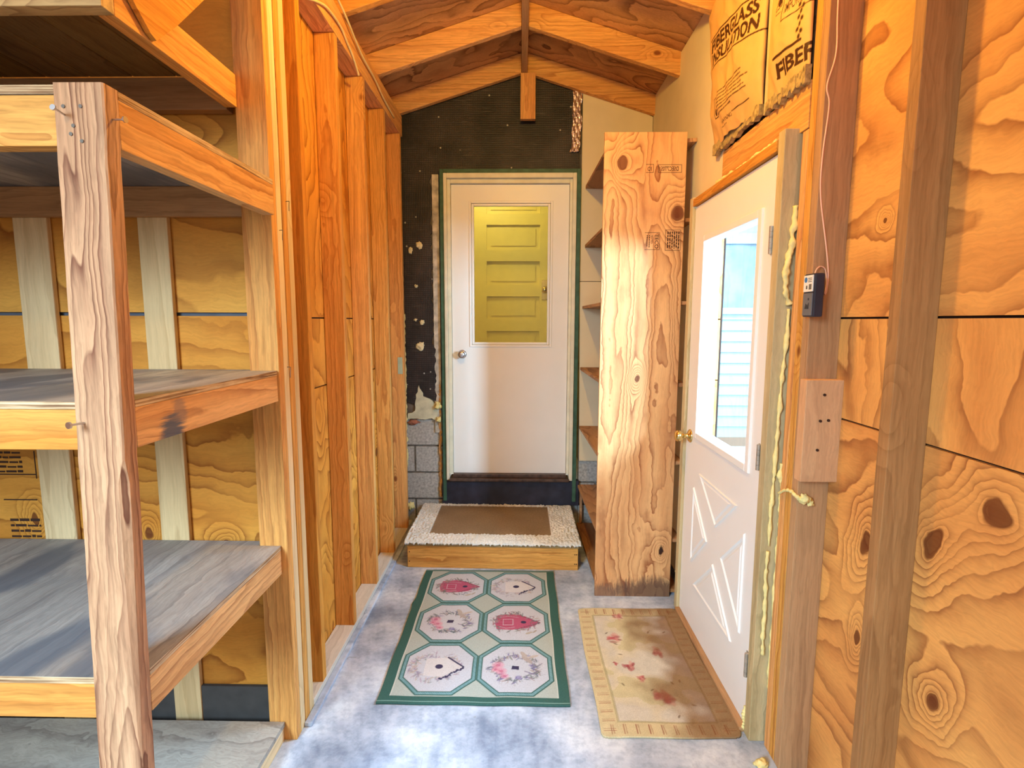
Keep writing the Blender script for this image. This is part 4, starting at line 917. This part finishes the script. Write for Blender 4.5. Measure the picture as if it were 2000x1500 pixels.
# ------------------------------------------------------------------ cables along the left top plate
bm = bmesh.new(); tube(bm, [(-0.79, 2.05, 2.66), (-0.792, 2.18, 2.72), (-0.790, 2.30, 2.76), (-0.792, 2.46, 2.775), (-0.794, 2.56, 2.755), (-0.794, 2.632, 2.735), (-0.794, 2.70, 2.70), (-0.793, 2.72, 2.685)], 0.005, 8)
tag(mk('cable', bm, CABLE, smooth=True), 'loose cream cable curving down onto the left top plate', 'cable')
bm = bmesh.new(); tube(bm, [(-0.80, 2.2, 2.90), (-0.785, 2.47, 2.855), (-0.788, 2.75, 2.80), (-0.790, 3.00, 2.79), (-0.792, 3.20, 2.765), (-0.794, 3.45, 2.755)], 0.005, 8)
tag(mk('cable', bm, CABLE, smooth=True), 'straighter cream cable running back under the left rafters', 'cable')
bm = bmesh.new(); bbox(bm, -0.845, -0.812, 3.6185, 3.6205, 1.14, 1.255, 0.0005)
tag(mk('tag_plate', bm, TAGGREEN), 'pale green plate on the face of the last left stud', 'plate')

# ------------------------------------------------------------------ big shelving unit in the alcove
u = empty('storage_shelves', (-1.5, 1.4, 0), 'large built-in timber shelving unit with four weathered shelves', 'shelving')
POSTM = wood('post_wood', srgb(206, 162, 120), srgb(182, 130, 90), srgb(116, 66, 40), 'Z', S=8, N=17, stretch=0.07, line=1.0, tone=0.55, knot_amt=0.4, warp=0.010, kscale=3.0, stain=(3.0, 0.60, 0.4), stain_c=srgb(150, 116, 100))
def leanx(z): return -0.790-0.040*(1.946-z)/1.5 if z > 0.3 else -0.834
# post with wane on its lower right edge
bm = bmesh.new(); NZ = 40
prof = []
for i in range(NZ+1):
    z = 1.948*i/NZ; xr = leanx(z); wl = 0.0945
    wane = 0.012*max(0, math.sin((z-0.55)*2.4)) if 0.55 < z < 1.2 else 0
    wob = 0.0016*mnoise.noise(Vector((0, 0, z*12)))
    prof.append([bm.verts.new(p) for p in ((xr-wl+wob, 1.045, z), (xr-0.003-wane+wob, 1.045, z), (xr+wob, 1.048+wane*0.7, z), (xr+wob, 1.083, z), (xr-wl+wob, 1.083, z))])
for a, b2 in zip(prof, prof[1:]):
    for k in range(5): bm.faces.new((a[k], a[(k+1) % 5], b2[(k+1) % 5], b2[k]))
bm.faces.new(prof[0][::-1]); bm.faces.new(prof[-1]); mk('corner_post', bm, POSTM, u)
BLUE_STAIN = wood('stained_rail', srgb(234, 184, 118), srgb(216, 156, 88), srgb(154, 92, 40), 'Y', S=8, N=13, stretch=0.06, line=0.75, tone=0.4, knot_amt=0.35, warp=0.01, patches=[(9, 9, 1, 1, srgb(80, 96, 112), 0.0)], knot_axis='X')
BLUE_RAIL = wood('blue_stained_rail', srgb(234, 184, 118), srgb(216, 156, 88), srgb(154, 92, 40), 'Y', S=8, N=13, stretch=0.06, line=0.75, tone=0.3, knot_amt=0.35, warp=0.01, patches=[(1.20-1.4, 1.25, .045, .045, srgb(66, 84, 104), 0.9), (1.23-1.4, 1.29, .03, .03, srgb(96, 100, 110), 0.5)], knot_axis='X')
levels = [(1.838, 1.932, 1.948, 'top'), (1.236, 1.322, 1.338, 'middle'), (0.632, 0.716, 0.732, 'lower')]
for zb, zt, zs_, nm in levels:
    xr = leanx(zt)-0.001
    bm = bmesh.new(); bbox(bm, xr-0.038, xr, 1.084, 1.737, zb, zt, 0.002)
    mk('side_rail', bm, BLUE_RAIL if nm == 'middle' else BLUE_STAIN, u)
    bm = bmesh.new(); bbox(bm, -2.44, xr-0.097, 1.060, 1.098, zb, zt, 0.002); mk('front_rail', bm, fir('X'), u)
    bm = bmesh.new(); bbox(bm, -2.44, -0.90, 1.752, 1.776, zb, zt, 0.002); mk('back_rail', bm, brown('X'), u)
    # board: notched round the post
    bm = bmesh.new(); xl = xr-0.0965
    prism(bm, [(-2.44, 1.055), (xl, 1.055), (xl, 1.086), (xr, 1.086), (xr, 1.737), (-0.90, 1.737), (-0.90, 1.776), (-2.44, 1.776)], 'Z', zt+0.0005, zs_)
    bm.faces.ensure_lookup_table()
    for f in bm.faces: f.normal_update(); f.material_index = 0 if abs(f.normal.z) > 0.5 else 1
    mk('shelf_board', bm, [GREY_TOP, PLY_EDGE], u)
bm = bmesh.new()
prism(bm, [(-2.44, 1.05), (-0.94, 1.05), (-0.94, 1.084), (-0.846, 1.084), (-0.842, 1.736), (-2.44, 1.736)], 'Z', 0.055, 0.072); mk('shelf_board', bm, wood('floor_shelf_top', srgb(196, 192, 180), srgb(172, 166, 156), srgb(120, 112, 106), 'X', S=5, N=10, stretch=0.2, line=0.7, tone=0.35, knot_amt=0.2, warp=0.05), u)
box('floor_runner', -0.884, -0.846, 1.086, 1.736, 0.0, 0.054, pale('Y'), u)
box('floor_runner', -2.44, -0.95, 1.060, 1.098, 0.0, 0.054, pale('X'), u)
# blue grey stain patch on middle rail: thin film following the rail face
for (x, z) in ((-0.868, 1.905), (-0.835, 1.905), (-0.852, 1.870), (-0.838, 1.842), (-0.858, 1.855)):
    bm = bmesh.new(); cyl(bm, (x, 1.0435, z), (x, 1.0460, z), 0.0035, seg=12); mk('nail', bm, INK_GREY, u)
bm = bmesh.new(); cyl(bm, (-0.868, 1.046, 1.890), (-0.866, 1.020, 1.893), 0.002, seg=8); cyl(bm, (-0.866, 1.020, 1.893), (-0.866, 1.017, 1.8935), 0.0055, seg=12); mk('screw', bm, STEEL, u)
bm = bmesh.new(); cyl(bm, (-0.792, 1.065, 1.888), (-0.764, 1.060, 1.886), 0.002, seg=8); cyl(bm, (-0.764, 1.060, 1.886), (-0.761, 1.0595, 1.886), 0.006, seg=12); mk('screw', bm, STEEL, u)
bm = bmesh.new(); cyl(bm, (-0.885, 1.046, 1.296), (-0.893, 1.020, 1.296), 0.0025, seg=8); cyl(bm, (-0.893, 1.020, 1.296), (-0.894, 1.016, 1.296), 0.007, seg=12); mk('screw', bm, STEEL, u)
# battens on the alcove wall
for x0, x1, lb in ((-1.686, -1.571, 'wide pale batten on the alcove wall, left of the shelf post'), (-1.268, -1.168, 'narrower pale batten on the alcove wall, right of the shelf post')):
    tag(box('wall_batten', x0, x1, 1.779, 1.798, 0.03, 2.16, pale('Z'), bev=0.004), lb, 'batten')
tag(box('dark_base_strip', -2.44, -0.91, 1.785, 1.799, 0.0, 0.17, plain('dark_base_tone', srgb(70, 68, 66), 0.9)), 'dark strip along the alcove wall above the floor shelf', 'strip')  # even dark band along the foot of the alcove wall
# mill print on the alcove sheathing
p = empty('mill_stamp', (-1.78, 1.799, 0.7), 'faded black mill print on the alcove plywood below the middle shelf', 'stamp')
def dash_lines(x0, x1, z, n, gap, h, sd, parent, name='print_line'):
    r_ = random.Random(sd); bm = bmesh.new()
    for k in range(n):
        x = x0
        while x < x1:
            L = r_.uniform(0.012, 0.04); bbox(bm, x, min(x+L, x1), 1.7985, 1.7997, z-k*gap, z-k*gap+h*r_.uniform(0.6, 1)); x += L+0.005
    mk(name, bm, INK, parent)
dash_lines(-1.845, -1.76, 1.035, 5, 0.017, 0.009, 3, p); bm = bmesh.new(); bbox(bm, -1.88, -1.715, 1.7985, 1.7997, 0.958, 0.962); mk('print_rule', bm, INK, p); bm = bmesh.new(); bbox(bm, -1.715, -1.712, 1.7985, 1.7997, 0.945, 1.045); mk('print_rule', bm, INK, p); bm = bmesh.new(); bbox(bm, -1.84, -1.72, 1.7985, 1.7997, 0.865, 0.869); mk('print_rule', bm, INK, p)
dash_lines(-1.825, -1.715, 0.788, 6, 0.020, 0.010, 5, p)

# ------------------------------------------------------------------ overhead loft
lo = empty('overhead_loft', (-1.5, 1.45, 2.16), 'overhead storage loft of old planks above the shelves', 'loft')
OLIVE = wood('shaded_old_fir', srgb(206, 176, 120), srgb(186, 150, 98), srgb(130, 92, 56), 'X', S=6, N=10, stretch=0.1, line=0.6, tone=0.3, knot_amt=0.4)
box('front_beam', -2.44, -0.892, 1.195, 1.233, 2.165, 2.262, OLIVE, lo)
box('side_beam', -0.930, -0.892, 1.234, 1.737, 2.165, 2.262, fir('Y'), lo)
box('back_beam', -2.44, -0.933, 1.752, 1.790, 2.165, 2.262, brown('X'), lo)
xx = -0.945
for k in range(10):
    wdt = 0.138; box('plank', xx-wdt, xx-0.004, 1.236, 1.750, 2.263, 2.283, DARK_PLANK, lo, 0.002); xx -= wdt
# plywood gusset and short brace at the near corner
bm = bmesh.new(); prism(bm, [(1.20, 2.62), (1.245, 2.24), (1.325, 2.175), (1.345, 2.168), (1.43, 2.245), (1.60, 2.42), (1.60, 2.62)], 'X', -0.889, -0.876); mk('gusset_plate', bm, fir('Y'), lo)
bm = bmesh.new(); bbox(bm, -0.935, -0.900, 1.238, 1.29, 2.285, 2.62, 0.002); mk('short_upright', bm, brown('Z'), lo)

# bent nails in the corner stud
r_ = random.Random(5)
for i, (y, z, lb) in enumerate([(1.85, 1.905, 'upper'), (1.79, 1.80, 'middle'), (1.80, 1.345, 'lower')]):
    bm = bmesh.new(); tube(bm, [(-0.802, y, z), (-0.790, y-0.002, z), (-0.786, y-0.008, z-0.003), (-0.784, y-0.016, z-0.02), (-0.784, y-0.017, z-0.035)], 0.0012, 6)
    tag(mk('bent_nail', bm, INK_GREY, smooth=True), lb+' bent nail sticking out of the corner studs beside the shelves', 'nail')

# ------------------------------------------------------------------ outside: neighbour wing, deck and post
ex = empty('neighbour_wall', (1.9, 4.6, 0), 'white vinyl sided house wing seen through the side door glass', 'house wall')
bm = bmesh.new(); z = 0.50; k = 0
while z < 1.56:
    prism(bm, [(0, 0)]*0 or [(4.60, z), (4.578, z+0.004), (4.598, z+0.092), (4.66, z+0.092), (4.66, z)], 'X', 1.61, 3.4); z += 0.0925
mk('siding', bm, VINYL, ex)
bm = bmesh.new(); bbox(bm, 1.52, 1.61, 4.555, 4.66, 0.3, 3.4, 0.004); bbox(bm, 1.36, 1.52, 4.62, 4.66, 0.3, 3.4); mk('corner_trim', bm, VINYL, ex)
bm = bmesh.new(); bbox(bm, 1.61, 3.4, 4.55, 4.66, 1.565, 1.62, 0.004); bbox(bm, 1.61, 3.4, 4.57, 4.66, 2.15, 2.24, 0.004); mk('window_trim', bm, VINYL, ex)
bm = bmesh.new(); bbox(bm, 1.61, 3.4, 4.61, 4.66, 1.62, 2.15); mk('window_glass', bm, DARKGLASS, ex)
bm = bmesh.new(); bbox(bm, 1.61, 3.4, 4.59, 4.66, 2.24, 3.4); mk('upper_siding', bm, VINYL, ex)
dk = empty('deck', (2.2, 3.6, 0.0), 'pale weathered deck outside the side door', 'deck')
for k in range(12):
    box('deck_board', 0.99, 3.4, 2.75+k*0.15, 2.75+k*0.15+0.142, 0.40, 0.43, CONCRETE_TRIM, dk)
